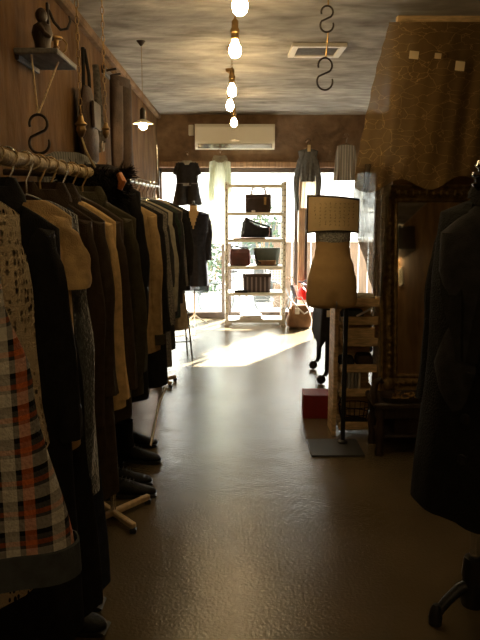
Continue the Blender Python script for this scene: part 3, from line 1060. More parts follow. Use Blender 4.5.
def chain_thing(name, label, px, D, z_bot, ornaments, tail):
    q = at(px, 100, D)
    t = thing(name, label, 'chain', (q.x, q.y, z_bot))
    ch = MB()
    z = .06
    k = 0
    top = ZC - z_bot
    while z < top:
        a = k % 2
        ch.tube([((.006 * cos(w)) * (1 - a), (.006 * cos(w)) * a, z + .013 + .016 * sin(w)) for w in [2 * pi * i / 12 for i in range(12)]], .0018, 5, closed=True)
        z += .027
        k += 1
    ch.build('links', M_brass, t)
    for zo, s_ in ornaments:
        MB().lathe([(.004, zo + .045 * s_), (.012 * s_, zo + .04 * s_), (.016 * s_, zo + .02 * s_), (.03 * s_, zo + .006 * s_), (.02 * s_, zo - .004 * s_), (.024 * s_, zo - .02 * s_), (.014 * s_, zo - .045 * s_), (.004, zo - .055 * s_)], n=14).build('bell', M_brass, t)
    if tail:
        MB().tube([(0, 0, .06), (.012, 0, .02), (.03, 0, -.02), (.045, 0, -.045)], .004, 6).build('tail_cord', M_rope, t)
    return t


chain_thing('hanging_chain', 'long brass chain with a bell, hanging nearer the small wall shelf', 80, 2.5, 1.58, [(.1, .75)], True)
chain_thing('hanging_chain', 'brass chain with two bells, hanging right of the dark shoulder bag', 105, 2.95, 1.62, [(.09, .65), (.72, .7)], False)

# bag and strap hung on the wall
q = at(86, 118, 3.55)
bg_ = thing('shoulder_bag', 'dark brown shoulder bag hung on the left wall by a long strap', 'bag', (XL + .06, 3.85, 1.6))
b = MB()
rs = []
for t_, w_, th_ in ((0, .1, .02), (.04, .14, .045), (.16, .15, .05), (.34, .13, .035), (.42, .085, .018)):
    rs.append([(th_ * cos(a), w_ * sin(a), t_) for a in [2 * pi * j / 20 for j in range(20)]])
b.rings(rs).build('body', M_dbrownl, bg_)
MB().tube([(0, -.085, .38), (.0, -.07, .5), (-.01, -.02, .62), (-.01, .02, .62), (0, .07, .5), (0, .085, .38)], .009, 8, .4).build('strap', M_black, bg_)
MB().box((.047, 0, .27), (.014, .2, .14), bev=.006).build('flap', M_dbrownl, bg_)
sc = thing('snakeskin_belt', 'grey mottled belt hanging beside the dark shoulder bag', 'belt', (XL + .05, 4.2, 1.7))
MB().tube([(0, -.02, 0), (.005, -.025, .2), (0, -.01, .45), (-.005, 0, .5), (0, .015, .45), (.01, .03, .18), (.02, .03, .06)], .018, 8, .25).build('strap', mat('grey_snakeskin', (.08, .072, .06), .5, var=.6, scale=50, bump=.3), sc)
MB().tube([(.02 + .0 * cos(a), .03 + .022 * cos(a), .04 + .028 * sin(a)) for a in [2 * pi * i / 14 for i in range(14)]], .004, 6, closed=True).build('buckle', M_steel, sc)


def trousers(label, loc, rz, m, L=.62, wd=.13):
    t = thing('trousers', label, 'trousers', loc, rz)
    for s_ in (-1, 1):
        rs = []
        for i in range(12):
            t_ = i / 11
            z = L * (1 - t_) - .0
            w_ = lerp(wd * .52, wd * .4, t_)
            cx = s_ * lerp(wd * .46, wd * .6, t_)
            rs.append([(cx + w_ * cos(a), lerp(.03, .036, t_) * sin(a) + .004 * sin(5 * t_ + s_ + 3 * a), z) for a in [2 * pi * j / 18 for j in range(18)]])
        MB().rings(rs, True, False).build('trouser_leg', m, t)
        MB().lathe([(wd * .4, .035), (wd * .42, .033), (wd * .42, -.003), (wd * .4, -.004)], (s_ * wd * .6, 0, 0), 18, sy=.7, cap=False).build('turn_up', m, t)
    MB().lathe([(wd * .98, L - .03), (wd * 1.0, L - .028), (wd * .97, L + .03), (wd * .94, L + .03)], n=24, sy=.26, cap=False).build('waistband', m, t)
    return t


q = at(124, 175, 4.6)
trousers('brown leather trousers hanging high on the left wall before the pendant lamp', (XL + .1, 4.8, 1.6), R(70), M_dbrownl, .6)
q = (XL + .1, 4.62, 1.6)
tw = thing('wall_peg', 'wooden peg rail on the left wall holding the leather trousers', 'peg', (XL, 4.8, 2.26))
MB().box((.012, 0, 0), (.024, .3, .05), bev=.004).build('board', M_dwood, tw)
for y in (-.09, .09):
    MB().tube([(.02, y, 0), (.09, y, .012)], .008, 8).build('peg', M_dwood, tw)
garment('pinstripe_shirt', 'grey pinstriped shirt hanging behind the near rail by the wall', 'shirt', Vector((-.68, 2.98, 1.72)), R(50),
        stripes('grey_pinstripe', (.17, .165, .15), (.09, .088, .08), .012), L=.6, sw=.15, cw=.15, hw=.17, th=.03, sleeves=.4, seed=40, folds=.006)


# ------------------------------------------------------------------ shoes and bits on the floor, left
def boot(label, loc, rz, m, shaft=.16, group=None, name='ankle_boot'):
    """toe points to local +x"""
    t = thing(name, label, 'boot' if shaft > .05 else 'shoe', loc, rz, group)
    rs = []
    for x, w_, zt, zb in ((-.115, .012, .06, .03), (-.105, .03, .085, .024), (-.07, .036, .1, .024), (-.02, .036, .1, .022), (.03, .038, .085, .018), (.08, .044, .062, .014),
                          (.12, .04, .05, .014), (.145, .026, .042, .015), (.155, .008, .03, .018)):
        n = 16
        rs.append([(x, w_ * cos(a), lerp(zb, zt, (sin(a) + 1) / 2)) for a in [2 * pi * j / n for j in range(n)]])
    MB().rings(rs).build('upper', m, t)
    rs = []
    for i in range(8):
        t_ = i / 7
        z = .06 + shaft * t_
        rs.append([(-.05 + lerp(.06, .055, t_) * cos(a) + .003 * sin(9 * t_), .038 * sin(a) * lerp(.95, 1.05, t_), z + .01 * cos(a) * t_) for a in [2 * pi * j / 18 for j in range(18)]])
    MB().rings(rs, False, False).build('shaft', m, t)
    o = [(-.112, .0), (-.05, .0), (-.045, .018), (.03, .004), (.1, .0), (.15, .006), (.16, .014), (.15, .02), (.08, .018), (.03, .022), (-.02, .026), (-.112, .028)]
    MB().prism(o, -.036, .036).build('sole', M_blackp, t)
    la = MB()
    for i in range(4):
        x = .045 - i * .018
        la.tube([(x, -.022, .078 + i * .006), (x + .006, 0, .09 + i * .006), (x, .022, .078 + i * .006)], .0026, 5)
    la.build('laces', M_char_, t)
    return t


M_char_ = mat('charcoal_cord', (.06, .055, .05), .8, bump=0)
GB = 'black footwear on the floor under the left racks'
for (px, py), rz, sh, lb, nm in (((133, 462), -6, .17, 'black ankle boot under the far rack, nearer one of its pair', 'ankle_boot'),
                                 ((131, 446), -2, .17, 'black ankle boot under the far rack, farther one of its pair', 'ankle_boot'),
                                 ((124, 497), 4, .03, 'low black shoe just behind the pale splayed rack feet', 'low_shoe'),
                                 ((121, 486), 8, .03, 'low black shoe second behind the pale splayed rack feet', 'low_shoe'),
                                 ((62, 629), -8, .2, 'big black boot at the bottom left, nearest on the floor', 'ankle_boot'),
                                 ((60, 606), -4, .2, 'big black boot behind the nearest one at the bottom left', 'ankle_boot')):
    q = on_z(px, py)
    boot(lb, q, R(rz), M_black, sh, GB, nm)

q = on_z(82, 566)
hb = thing('floor_handbag', 'black leather handbag with gold buckle on the floor under the near rail', 'bag', (q.x - .06, q.y + .05, 0), R(30))
rs = []
for z, w_, d_ in ((0, .15, .05), (.02, .16, .06), (.12, .155, .055), (.2, .14, .035), (.22, .13, .02)):
    rs.append([(w_ * math.copysign(abs(cos(a)) ** .6, cos(a)), d_ * math.copysign(abs(sin(a)) ** .6, sin(a)), z) for a in [2 * pi * j / 28 for j in range(28)]])
MB().rings(rs).build('body', M_black, hb)
MB().tube([(-.09, 0, .21), (-.07, 0, .3), (0, 0, .33), (.07, 0, .3), (.09, 0, .21)], .008, 8).build('handle', M_black, hb)
MB().tube([(.06 + .03 * cos(a), -.062, .14 + .014 * sin(a)) for a in [2 * pi * i / 14 for i in range(14)]], .004, 6, closed=True).build('buckle', M_brass, hb)

# thin-legged stool under the end of the far rack
q = on_z(176, 358)
st = thing('metal_stool', 'thin legged black metal stool under the window end of the far rack', 'stool', (q.x - .03, q.y + .12, 0), R(12))
MB().box((0, 0, .4), (.3, .3, .02), bev=.006).build('seat', M_dwood, st)
for sx in (-1, 1):
    for sy in (-1, 1):
        MB().tube([(sx * .12, sy * .12, .39), (sx * .15, sy * .15, 0)], .008, 8).build('leg', M_iron, st)
MB().tube([(-.135, -.135, .15), (.135, -.135, .15), (.135, .135, .15), (-.135, .135, .15)], .006, 6, closed=True).build('stretcher', M_iron, st)
q = on_z(162, 378)
o = MB().lathe([(.045, 0), (.045, .02), (.02, .03), (.018, .2), (.025, .22), (.018, .24), (.016, .5), (.02, .52)], loc_ := (0, 0, 0), 14).build('wooden_post', mat('reddish_wood', (.16, .06, .03), .45, var=.3, scale=7, stretch=(6, 6, 1)), loc=(q.x - .02, q.y + .04, 0))
tag(o, 'turned reddish wooden post on the floor at the edge of the far rack', 'post')

# ------------------------------------------------------------------ dressed form by the window
DX = at(194, 250, 7.75).x
df = thing('dress_form', 'tan dress form on a chrome tripod stand by the window', 'dress form', (DX, 7.75, 0))
rs = []
for z, w_, d_ in ((.62, .11, .08), (.72, .13, .085), (.84, .125, .08), (.96, .115, .09), (1.1, .135, .085), (1.2, .145, .085), (1.26, .12, .075), (1.285, .06, .05), (1.31, .045, .045), (1.36, .042, .042)):
    rs.append([(w_ * cos(a), d_ * sin(a), z) for a in [2 * pi * j / 24 for j in range(24)]])
MB().rings(rs).build('torso', M_form, df)
MB().lathe([(.042, 1.36), (.045, 1.37), (.02, 1.378), (.012, 1.385), (.02, 1.4), (.012, 1.415), (.002, 1.42)], n=16).build('neck_cap', M_dwood, df)
MB().tube([(0, 0, .06), (0, 0, .63)], .011, 10).build('pole', M_chrome, df)
for k_ in range(3):
    a = R(30 + 120 * k_)
    MB().tube([(0, 0, .12), (.07 * cos(a), .07 * sin(a), .06), (.17 * cos(a), .17 * sin(a), .008)], .008, 8).build('leg', M_chrome, df)
M_dress = fabric('black_crepe', (.016, .015, .017))
M_lace = sheer('black_lace', (.014, .013, .015), .55, .98, 60, streak=False, transl=.3)
dr = thing('wrap_dress', 'black V neck wrap dress worn by the form by the window', 'dress', (DX, 7.75, .46))
body_mesh(.84, .175, .17, .165, .115, .055, .3, .008, 5, 51, .2, .14, thick_hem=1.1, n=110, levels=60).build('body', M_dress, dr)
for s_ in (-1, 1):
    sleeve_mesh(s_, .84, .18, .3, .055, .5, .06, .055, .035, -.03, 51).build('sleeve', M_dress, dr)
MB().rings([ring_pts(.165, .12, .02, 44, .008, 5, 1), ring_pts(.168, .122, -.03, 44, .012, 5, 1), ring_pts(.165, .12, -.08, 44, .015, 5, 1.3)], False, False).build('lace_hem', M_lace, dr)
MB().lathe([(.142, .5), (.147, .498), (.147, .455), (.142, .453)], n=30, sy=.86, cap=False).build('sash', M_dress, dr)

# ------------------------------------------------------------------ clothes hung along the head of the window
q = at(187, 165, 7.98)
ps = garment('playsuit', 'sleeveless black playsuit hanging in front of the window', 'playsuit', Vector((q.x, 7.98, 1.945)), 0, fabric('black_satin', (.017, .015, .014), rough=.6), L=.26, sw=.13, cw=.135, hw=.12,
             th=.03, sleeves=0, seed=60, vneck=.09, slope=.12, neck=.055)
for s_ in (-1, 1):
    rs = []
    for i in range(7):
        t_ = i / 6
        rs.append([(s_ * lerp(.062, .088, t_) + lerp(.062, .088, t_) * cos(a), lerp(.045, .06, t_) * sin(a) + .007 * sin(4 * a + i) * t_, .02 - .25 * t_ + .012 * abs(cos(a)) * t_) for a in [2 * pi * j / 26 for j in range(26)]])
    MB().rings(rs, False, False).build('shorts_leg', MATS['black_satin'], ps)
    MB().tube([(s_ * .085, 0, .25), (s_ * .115, -.012, .2), (s_ * .14, -.01, .12)], [.022, .03, .026], 10, .6).build('frill_sleeve', MATS['black_satin'], ps)
MB().lathe([(.126, .028), (.13, .026), (.13, -.004), (.126, -.006)], n=28, sy=.36, cap=False).build('sash', F_grey, ps)
MB().lathe([(.05, .235), (.058, .24), (.056, .275), (.048, .28)], n=20, sy=.5, cap=False).build('collar', F_pale, ps)
make_hanger('wire hanger holding the sleeveless black playsuit', Vector((q.x, 7.98, 1.945)), 0, M_chrome, .12, .12)
M_white_sheer = sheer('white_voile', (.78, .8, .66), .55, .92, 14, (5, 5, .5), False, .55)
q = at(220, 165, 7.95)
garment('white_dress', 'sheer white dress hanging in the window left of the bag rack', 'dress', Vector((q.x, 7.95, 1.97)), 0, M_white_sheer, L=.95, sw=.12, cw=.125, hw=.155, th=.035, sleeves=.42, seed=61, slope=.35, folds=.016, k=6, r0=.04, r1=.04, out=.02, collar=F_pale)
make_hanger('wire hanger holding the sheer white dress', Vector((q.x, 7.95, 1.97)), 0, M_chrome, .11, .35)
q = at(308, 152, 7.98)
garment('grey_cardigan', 'dark grey cardigan with long drooping sleeves hanging by the wooden post', 'cardigan', Vector((q.x, 7.98, 2.09)), R(-12), fabric('slate_knit', (.12, .118, .11)), L=.36, sw=.115, cw=.1, hw=.085, th=.035,
        sleeves=.66, seed=62, slope=.3, folds=.012, k=5, r0=.05, r1=.032, out=.055)
make_hanger('wire hanger holding the dark grey cardigan by the post', Vector((q.x, 7.98, 2.09)), R(-12), M_chrome, .1, .3)
o = MB().box((0, 0, 0), (.035, .006, .075), bev=.001).build('price_label', M_paper, loc=(q.x + .005, 7.925, 2.0))
tag(o, 'small kraft paper label at the neck of the dark grey cardigan', 'label')
q = at(346, 150, 7.98)
garment('striped_camisole', 'grey striped camisole hanging right of the grey cardigan', 'top', Vector((q.x, 7.98, 2.14)), R(-8), stripes('grey_stripe', (.22, .2, .17), (.38, .35, .3), .03), L=.4, sw=.1, cw=.115, hw=.14, th=.03, sleeves=0, seed=63,
        slope=.25, folds=.016, k=7)
make_hanger('wire hanger holding the grey striped camisole', Vector((q.x, 7.98, 2.14)), R(-8), M_chrome, .09, .25)
q = at(309, 190, 8.08)
garment('cream_stole', 'cream voile stole hanging in the window behind the grey cardigan', 'stole', Vector((q.x + .01, 8.1, 1.93)), 0, sheer('cream_voile', (.62, .55, .42), .85, .97, 14, (5, 5, .5), False, .55), L=.5, sw=.075, cw=.085, hw=.1, th=.03,
        sleeves=0, seed=64, folds=.018, k=6)
o = MB().tube([(0, 8.21, 1.83), (0, 8.09, 1.83)], .008, 8).build('window_peg', M_wood2, loc=(q.x + .01, 0, 0))
tag(o, 'short wooden peg holding the cream stole', 'peg')
for x, z, lb in ((at(220, 165, 7.95).x, 1.97, 'peg over the sheer white dress'), (at(187, 165, 7.98).x, 1.945, 'peg over the sleeveless black playsuit'),
                 (at(308, 152, 7.98).x, 2.09, 'peg over the dark grey cardigan'), (at(346, 150, 7.98).x, 2.14, 'peg over the grey striped camisole')):
    o = MB().tube([(0, 8.2, z), (0, 7.93, z)], .008, 8).build('window_peg', M_wood2, loc=(x, 0, 0))
    tag(o, 'short wooden ' + lb + ' above the window', 'peg')

# ------------------------------------------------------------------ white bag rack in the window
RX0, RX1, RY = at(225, 250, 7.62).x, at(286, 250, 7.62).x, 7.62
RW = RX1 - RX0
M_post, t_, b_, N_, L_ = nt('perforated_enamel')
b_.inputs['Roughness'].default_value = .45
tc = N_('ShaderNodeTexCoord'); sx_ = N_('ShaderNodeSeparateXYZ'); L_(tc.outputs['Object'], sx_.inputs[0])
zz = N_('ShaderNodeMath'); zz.operation = 'PINGPONG'; zz.inputs[1].default_value = .03; L_(sx_.outputs['Z'], zz.inputs[0])
cb_ = N_('ShaderNodeCombineXYZ'); L_(sx_.outputs['X'], cb_.inputs[0]); L_(zz.outputs[0], cb_.inputs[1])
ln = N_('ShaderNodeVectorMath'); ln.operation = 'LENGTH'; L_(cb_.outputs[0], ln.inputs[0])
lt = N_('ShaderNodeMath'); lt.operation = 'LESS_THAN'; lt.inputs[1].default_value = .0065; L_(ln.outputs['Value'], lt.inputs[0])
mx_ = N_('ShaderNodeMixRGB'); mx_.inputs[1].default_value = (.78, .76, .68, 1); mx_.inputs[2].default_value = (.08, .07, .06, 1)
L_(lt.outputs[0], mx_.inputs[0]); L_(mx_.outputs[0], b_.inputs['Base Color'])
wr = thing('bag_rack', 'white metal shelf rack of handbags standing in the window', 'shelf rack', ((RX0 + RX1) / 2, RY + .16, 0))
for sx in (-1, 1):
    for sy in (-1, 1):
        pm = MB()
        pm.box((0, 0, 0), (.036, .012, 1.62), bev=.002)
        pm.box((sx * .014, -sy * .018, 0), (.008, .036, 1.62), bev=.002)
        po = pm.build('post', M_post, wr, loc=(sx * (RW / 2 - .018), sy * .15, .81), smooth=False)
        MB().box((0, 0, -.8), (.056, .04, .024)).build('foot_cap', M_white, po)
shelf_z = [.075, .385, .685, .99, 1.285, 1.59]
for z in shelf_z:
    sm = MB()
    sm.box((0, 0, z - .004), (RW - .01, .29, .008))
    for sy in (-1, 1):
        sm.box((0, sy * .144, z - .016), (RW - .02, .008, .034), bev=.002)
    sm.build('shelf', M_white, wr, smooth=False)
# front gusset plates at the foot
for sx in (-1, 1):
    MB().prism([(sx * (RW / 2), .02), (sx * (RW / 2 - .08), .02), (sx * (RW / 2), .14)], -.163, -.158).build('gusset', M_white, wr, smooth=False)


def rack_pt(px, z):
    return Vector((at(px, 250, RY + .12).x, RY + .14, z + .001))


def rbox_rings(tab, n=32, e=.5):
    return [[(w_ * math.copysign(abs(cos(a)) ** e, cos(a)), d_ * math.copysign(abs(sin(a)) ** e, sin(a)), z) for a in [2 * pi * j / n for j in range(n)]] for z, w_, d_ in tab]


h = thing('structured_handbag', 'dark brown structured handbag with arched handle and gold tag', 'handbag', rack_pt(258, 1.285))
MB().rings(rbox_rings([(0, .135, .05), (.005, .143, .056), (.1, .145, .052), (.19, .142, .036), (.2, .138, .03)], e=.3)).build('body', M_dbrownl, h)
for y in (-.02, .02):
    MB().tube([(-.075, y, .195), (-.075, y, .23), (-.06, y, .268), (-.02, y, .285), (.03, y, .285), (.065, y, .265), (.082, y, .23), (.082, y, .195)], .0085, 8).build('handle', M_brownl, h)
MB().box((.075, -.058, .125), (.026, .008, .085), bev=.003).build('gold_tag', M_brass, h)
MB().box((0, -.05, .165), (.286, .014, .03), bev=.004).build('top_band', M_dbrownl, h)
o = MB().box((0, 0, .012), (.04, .03, .022), bev=.002).build('price_card', M_whitep, loc=rack_pt(253, 1.285) - Vector((0, .1, 0)))
tag(o, 'tiny white price card in front of the structured brown handbag', 'card')

h = thing('slouchy_handbag', 'slouchy black handbag slumped on the second shelf of the bag rack', 'handbag', rack_pt(256, 1.0))
rs = []
for i, (x, zt, d_) in enumerate(((-.17, .07, .01), (-.15, .16, .035), (-.12, .235, .05), (-.08, .2, .06), (-.02, .155, .065), (.05, .13, .06), (.11, .12, .05), (.15, .13, .035), (.18, .08, .012))):
    rs.append([(x, d_ * cos(a), zt * .5 + zt * .5 * sin(a)) for a in [2 * pi * j / 18 for j in range(18)]])
MB().rings(rs).build('body', M_black, h)
MB().tube([(-.12, -.02, .225), (-.04, -.055, .185), (.05, -.06, .15), (.13, -.055, .13), (.17, -.03, .09)], .01, 8).build('strap', M_black, h)
MB().tube([(.14, -.05, .12), (.155, -.06, .07), (.14, -.065, .02)], .007, 6).build('tassel', mat('pink_cord', (.5, .3, .32), .7, bump=0), h)
h = thing('flat_clutch', 'flat brown clutch lying under the slouchy black handbag', 'clutch', rack_pt(252, .99) - Vector((.03, .03, 0)))
MB().box((0, 0, .005), (.36, .2, .009), bev=.003).build('body', M_brownl, h)
MB().tube([(-.2, -.06, .006), (-.24, -.07, .02), (-.25, -.02, .03), (-.2, -.01, .008)], .006, 6).build('wrist_loop', M_black, h)

h = thing('red_handbag', 'dark red leather handbag on the third shelf of the rack', 'handbag', rack_pt(240, .685))
M_dred = mat('oxblood_leather', (.075, .018, .014), .4, var=.3, scale=14, bump=.3, bscale=90)
MB().rings(rbox_rings([(0, .1, .06), (.01, .118, .068), (.09, .12, .06), (.17, .112, .042), (.19, .1, .03)], e=.45)).build('body', M_dred, h)
MB().tube([(-.085, 0, .18), (-.095, -.01, .215), (-.05, -.03, .225), (.02, -.04, .2), (.08, -.02, .2), (.09, 0, .18)], .009, 8).build('handle', M_black, h)
MB().box((0, -.063, .12), (.16, .012, .07), bev=.005, rx=R(-10)).build('flap', M_dred, h)
h = thing('green_handbag', 'dark green wide handbag beside the red one on the rack', 'handbag', rack_pt(267, .685))
M_dgreen = mat('dark_green_leather', (.035, .042, .028), .4, var=.3, scale=14, bump=.3, bscale=90)
MB().rings(rbox_rings([(0, .115, .055), (.01, .128, .062), (.1, .142, .055), (.18, .155, .04), (.2, .155, .03)], e=.45)).build('body', M_dgreen, h)
MB().box((.0, -.06, .035), (.2, .014, .055), bev=.005).build('base_patch', M_brownl, h)
MB().tube([(-.13, 0, .19), (-.145, -.03, .16), (-.12, -.06, .06), (-.07, -.066, .03)], .009, 8).build('strap', M_black, h)
h = thing('striped_handbag', 'dark handbag with pleated stripes on the lower shelf of the rack', 'handbag', rack_pt(257, .385) - Vector((0, .02, 0)))
MB().rings(rbox_rings([(0, .15, .06), (.01, .155, .068), (.08, .16, .062), (.17, .16, .045), (.19, .155, .035)], e=.4)).build('body', stripes('pleated_stripe', (.04, .025, .02), (.18, .14, .13), .05), h)
MB().box((0, -.03, .19), (.33, .05, .035), bev=.01).build('frame', M_dbrownl, h)
MB().tube([(-.15, -.03, .2), (-.16, -.05, .22), (-.13, -.06, .2)], .006, 6).build('clasp', M_steel, h)
h = thing('flat_pouch', 'flat black pouch lying beside the pleated striped handbag', 'pouch', rack_pt(241, .385) - Vector((.0, .08, 0)))
MB().box((0, 0, .012), (.15, .1, .022), bev=.008).build('body', M_black, h)
MB().box((0, -.02, .025), (.14, .05, .006), bev=.002).build('flap', M_black, h)
for i in range(3):
    o = MB().box((0, 0, .008), (.27 - .02 * i, .2, .015), rz=R((2, -3, 4)[i]), bev=.002).build('paper_packet', M_whitep, loc=rack_pt(251, .075 + i * .017) - Vector((0, .03, 0)))
    tag(o, ('lowest white paper packet of the stack on the bottom rack shelf', 'middle white paper packet of the stack on the bottom rack shelf',
            'topmost white paper packet of the stack on the bottom rack shelf')[i], 'packet', 'paper packets on the bottom shelf')

# bag and extinguisher right of the rack
q = on_z(299, 329)
h = thing('tote_bag', 'brown leather tote bag with a pale strap on the floor by the post', 'bag', (q.x + .01, q.y + .1, 0), R(-8))
MB().rings(rbox_rings([(0, .1, .07), (.02, .135, .09), (.1, .145, .085), (.2, .115, .06), (.26, .08, .035)], e=.7)).build('body', M_brownl, h)
MB().tube([(-.11, -.03, .2), (-.15, -.05, .3), (-.12, -.07, .36), (-.02, -.08, .24), (.06, -.08, .17), (.1, -.06, .19)], .009, 8).build('strap', M_pale_ := mat('pale_strap', (.6, .55, .48), .6, bump=0), h)
MB().tube([(-.07, .02, .25), (-.05, .03, .33), (.02, .03, .34), (.07, .02, .25)], .008, 8).build('handle', M_brownl, h)
MB().box((-.02, -.085, .2), (.05, .02, .07), bev=.005).build('front_tab', M_pale_, h)
q = on_z(302, 322)
fe = thing('fire_extinguisher', 'red fire extinguisher standing behind the brown tote bag', 'extinguisher', (at(302, 300, 7.95).x, 7.95, 0))
MB().lathe([(.05, 0), (.056, .01), (.056, .34), (.05, .37), (.03, .395), (.016, .405), (.016, .42)], n=24).build('cylinder_body', M_redp, fe)
MB().lathe([(.018, .42), (.02, .425), (.02, .45), (.012, .455)], n=14).build('valve', M_steel, fe)
MB().tube([(-.05, 0, .475), (.0, 0, .465), (.05, 0, .495)], .009, 8).build('lever', M_blackp, fe)
MB().tube([(.02, 0, .44), (.07, -.01, .43), (.085, -.02, .34), (.075, -.02, .2), (.07, -.02, .12)], .009, 8).build('hose', M_blackp, fe)
MB().lathe([(.0565, .17), (.0572, .172), (.0572, .26), (.0565, .262)], n=24, cap=False).build('paper_label', M_whitep, fe)
for i, (px, lb) in enumerate(((288, 'grey folded umbrella leaning behind the brown tote bag'), (292, 'pale folded umbrella leaning behind the brown tote bag'))):
    q = at(px, 322, 7.95)
    um = thing('folded_umbrella', lb, 'umbrella', (q.x + .06, 7.98, 0))
    MB().tube([(.12, 0, 0), (.06, .02, .16), (-.02, .05, .42)], [.005, .028, .018], 10).build('canopy', (F_denim, M_whitep)[i], um)
    MB().tube([(-.02, .05, .42), (-.04, .058, .5), (-.06, .06, .52), (-.075, .06, .5)], .008, 8).build('handle', M_wood2, um)

# ------------------------------------------------------------------ hip form with sign
HC = at(332, 275, 3.82)
PX = at(343, 447, 3.8).x
hf = thing('hip_form', 'tan hip and waist display form on a black pole stand', 'display form', (HC.x, 3.82, 0))
z0, z1 = at(332, 309, 3.74).z, at(332, 241, 3.82).z
rs = []
tab = [(0, .118, .075), (.012, .137, .092), (.07, .143, .102), (.2, .143, .105), (.4, .138, .104), (.6, .122, .092), (.8, .1, .078), (.92, .094, .073), (1, .095, .073)]
for i in range(25):
    t_ = i / 24
    w_ = table(t_, [(a, b_) for a, b_, c in tab]); d_ = table(t_, [(a, c) for a, b_, c in tab])
    ring = []
    for j in range(40):
        a = 2 * pi * j / 40
        x, y = w_ * cos(a), d_ * math.copysign(abs(sin(a)) ** .85, sin(a))
        if t_ < .3:                                    # the dip between the thighs, front and back
            y *= 1 - (.3 - t_) / .3 * .35 * math.exp(-(x / .018) ** 2)
        if t_ < .35 and y > 0:
            y *= 1.08
        ring.append((x, y, lerp(z0, z1, t_)))
    rs.append(ring)
MB().rings(rs).build('torso', M_form, hf)
M_silver = mat('silver_sequin', (.5, .5, .46), .35, .25, var=.6, scale=120, bump=1, bscale=160)
MB().lathe([(.094, z1 - .004), (.098, z1), (.099, z1 + .03), (.1, z1 + .052), (.096, z1 + .054), (.09, z1 + .03)], n=40, sy=.78).build('waistband', M_silver, hf)
MB().tube([(PX - HC.x, 0, .01), (PX - HC.x, 0, z0 + .03)], .0135, 14).build('pole', M_blackp, hf)
MB().lathe([(.03, .008), (.03, .02), (.016, .03)], (PX - HC.x, 0, 0), 18).build('pole_collar', M_blackp, hf)
c0, c1 = on_z(308, 456), on_z(360, 441)
bc = Vector(((c0.x + c1.x) / 2, (c0.y + c1.y) / 2, 0))
MB().box((bc.x - HC.x, bc.y - 3.82, .005), (.3, .27, .01), bev=.003).build('base_plate', M_slate, hf)
MB().tube([(.012, -.095, z0 + .045), (.016, -.1, z0 + .03), (.013, -.092, z0 + .004)], [.003, .005, .003], 8).build('zip_pull', M_steel, hf)

sb = thing('sign_board', 'curved tan card sign with faint handwriting on top of the hip form', 'sign', (at(332, 233, 3.82).x, 3.8, z1 + .055), R(2))
sw_, sh_ = .295, .2


def card(w, h, z0_, y_off, th, n=20, wob=True):
    rs = []
    for i in range(n + 1):
        x = -w / 2 + w * i / n
        yb = -.06 * (1 - (x / (.5 * sw_)) ** 2) + y_off
        dz = .012 * (1 - (2 * x / sw_) ** 2) if wob else 0
        sag = -.022 * (x / sw_)
        zb, zt = z0_ + dz, z0_ + h + .006 * (1 - (2 * x / sw_) ** 2) + sag
        rs.append([(x, yb - th / 2, zb), (x, yb + th / 2, zb), (x, yb + th / 2, zt), (x, yb - th / 2, zt)])
    return MB().rings(rs)


card(sw_, sh_, -.012, .0, .008).build('backing_board', M_dwood, sb)
card(sw_ - .016, sh_ - .02, -.003, -.0065, .004).build('paper_sheet', M_paper, sb)
tx = MB()
rnd = random.Random(8)
for cidx in range(9):
    x = -.105 + cidx * .026
    rows = 7 if cidx not in (0, 8) else 5
    for r_ in range(rows):
        zc = .15 - r_ * .019
        yb = -.06 * (1 - (x / (.5 * sw_)) ** 2) - .0095
        for s_ in range(3):
            dx, dz = rnd.uniform(-.004, .004), rnd.uniform(-.005, .005)
            if rnd.random() < .55:
                tx.box((x + dx, yb, zc + dz), (.008, .0012, .0013), bev=0)
            else:
                tx.box((x + dx, yb, zc + dz), (.0013, .0012, .009), bev=0)
tx.build('handwriting', M_ink, sb, smooth=False)

# ------------------------------------------------------------------ wooden shelf of small goods
sx0, sx1 = at(332, 440, 3.96).x, .93
sh = thing('wooden_shelf', 'narrow pale wooden shelf of small goods behind the hip form', 'shelf', ((sx0 + sx1) / 2, 4.08, 0))
W2 = (sx1 - sx0) / 2
for sx in (-1, 1):
    MB().box((sx * (W2 - .012), -.02, .43), (.024, .2, .86), bev=.004).build('upright', M_wood, sh, smooth=False)
lev = [(.06, 'board'), (.27, 'board'), (.42, 'board'), (.58, 'board'), (.71, 'board'), (.82, 'board')]
for z, _ in lev:
    sm = MB().box((0, 0, z), (2 * W2 - .072, .22, .016), bev=.003)
    sm.box((0, -.118, z + .004), (2 * W2 - .076, .012, .05), bev=.003)
    sm.build('board', M_wood, sh, smooth=False)
for z0_, z1_ in ((.03, .85),):
    MB().box((0, .1, (z0_ + z1_) / 2), (2 * W2 - .076, .01, z1_ - z0_), bev=.002).build('back_panel', M_wood, sh, smooth=False)
sc_x = (sx0 + sx1) / 2
o = thing('wooden_drawer_box', 'pale wooden box with an open top on the middle shelf', 'box', (sc_x - .01, 4.02, .589))
MB().box((0, -.05, .04), (.2, .012, .08)).box((0, .05, .04), (.2, .012, .08)).box((-.1, 0, .04), (.012, .1, .08)).box((.1, 0, .04), (.012, .1, .08)).box((0, 0, .006), (.2, .1, .01)).build('body', M_wood, o, smooth=False)
o = MB().box((0, 0, 0), (.11, .004, .012), ry=R(-28), bev=.001).build('white_ruler', M_whitep, loc=(sc_x + .03, 3.975, .7))
tag(o, 'small white stick lying slanted on the wooden shelf', 'stick')
o.location.z = .765
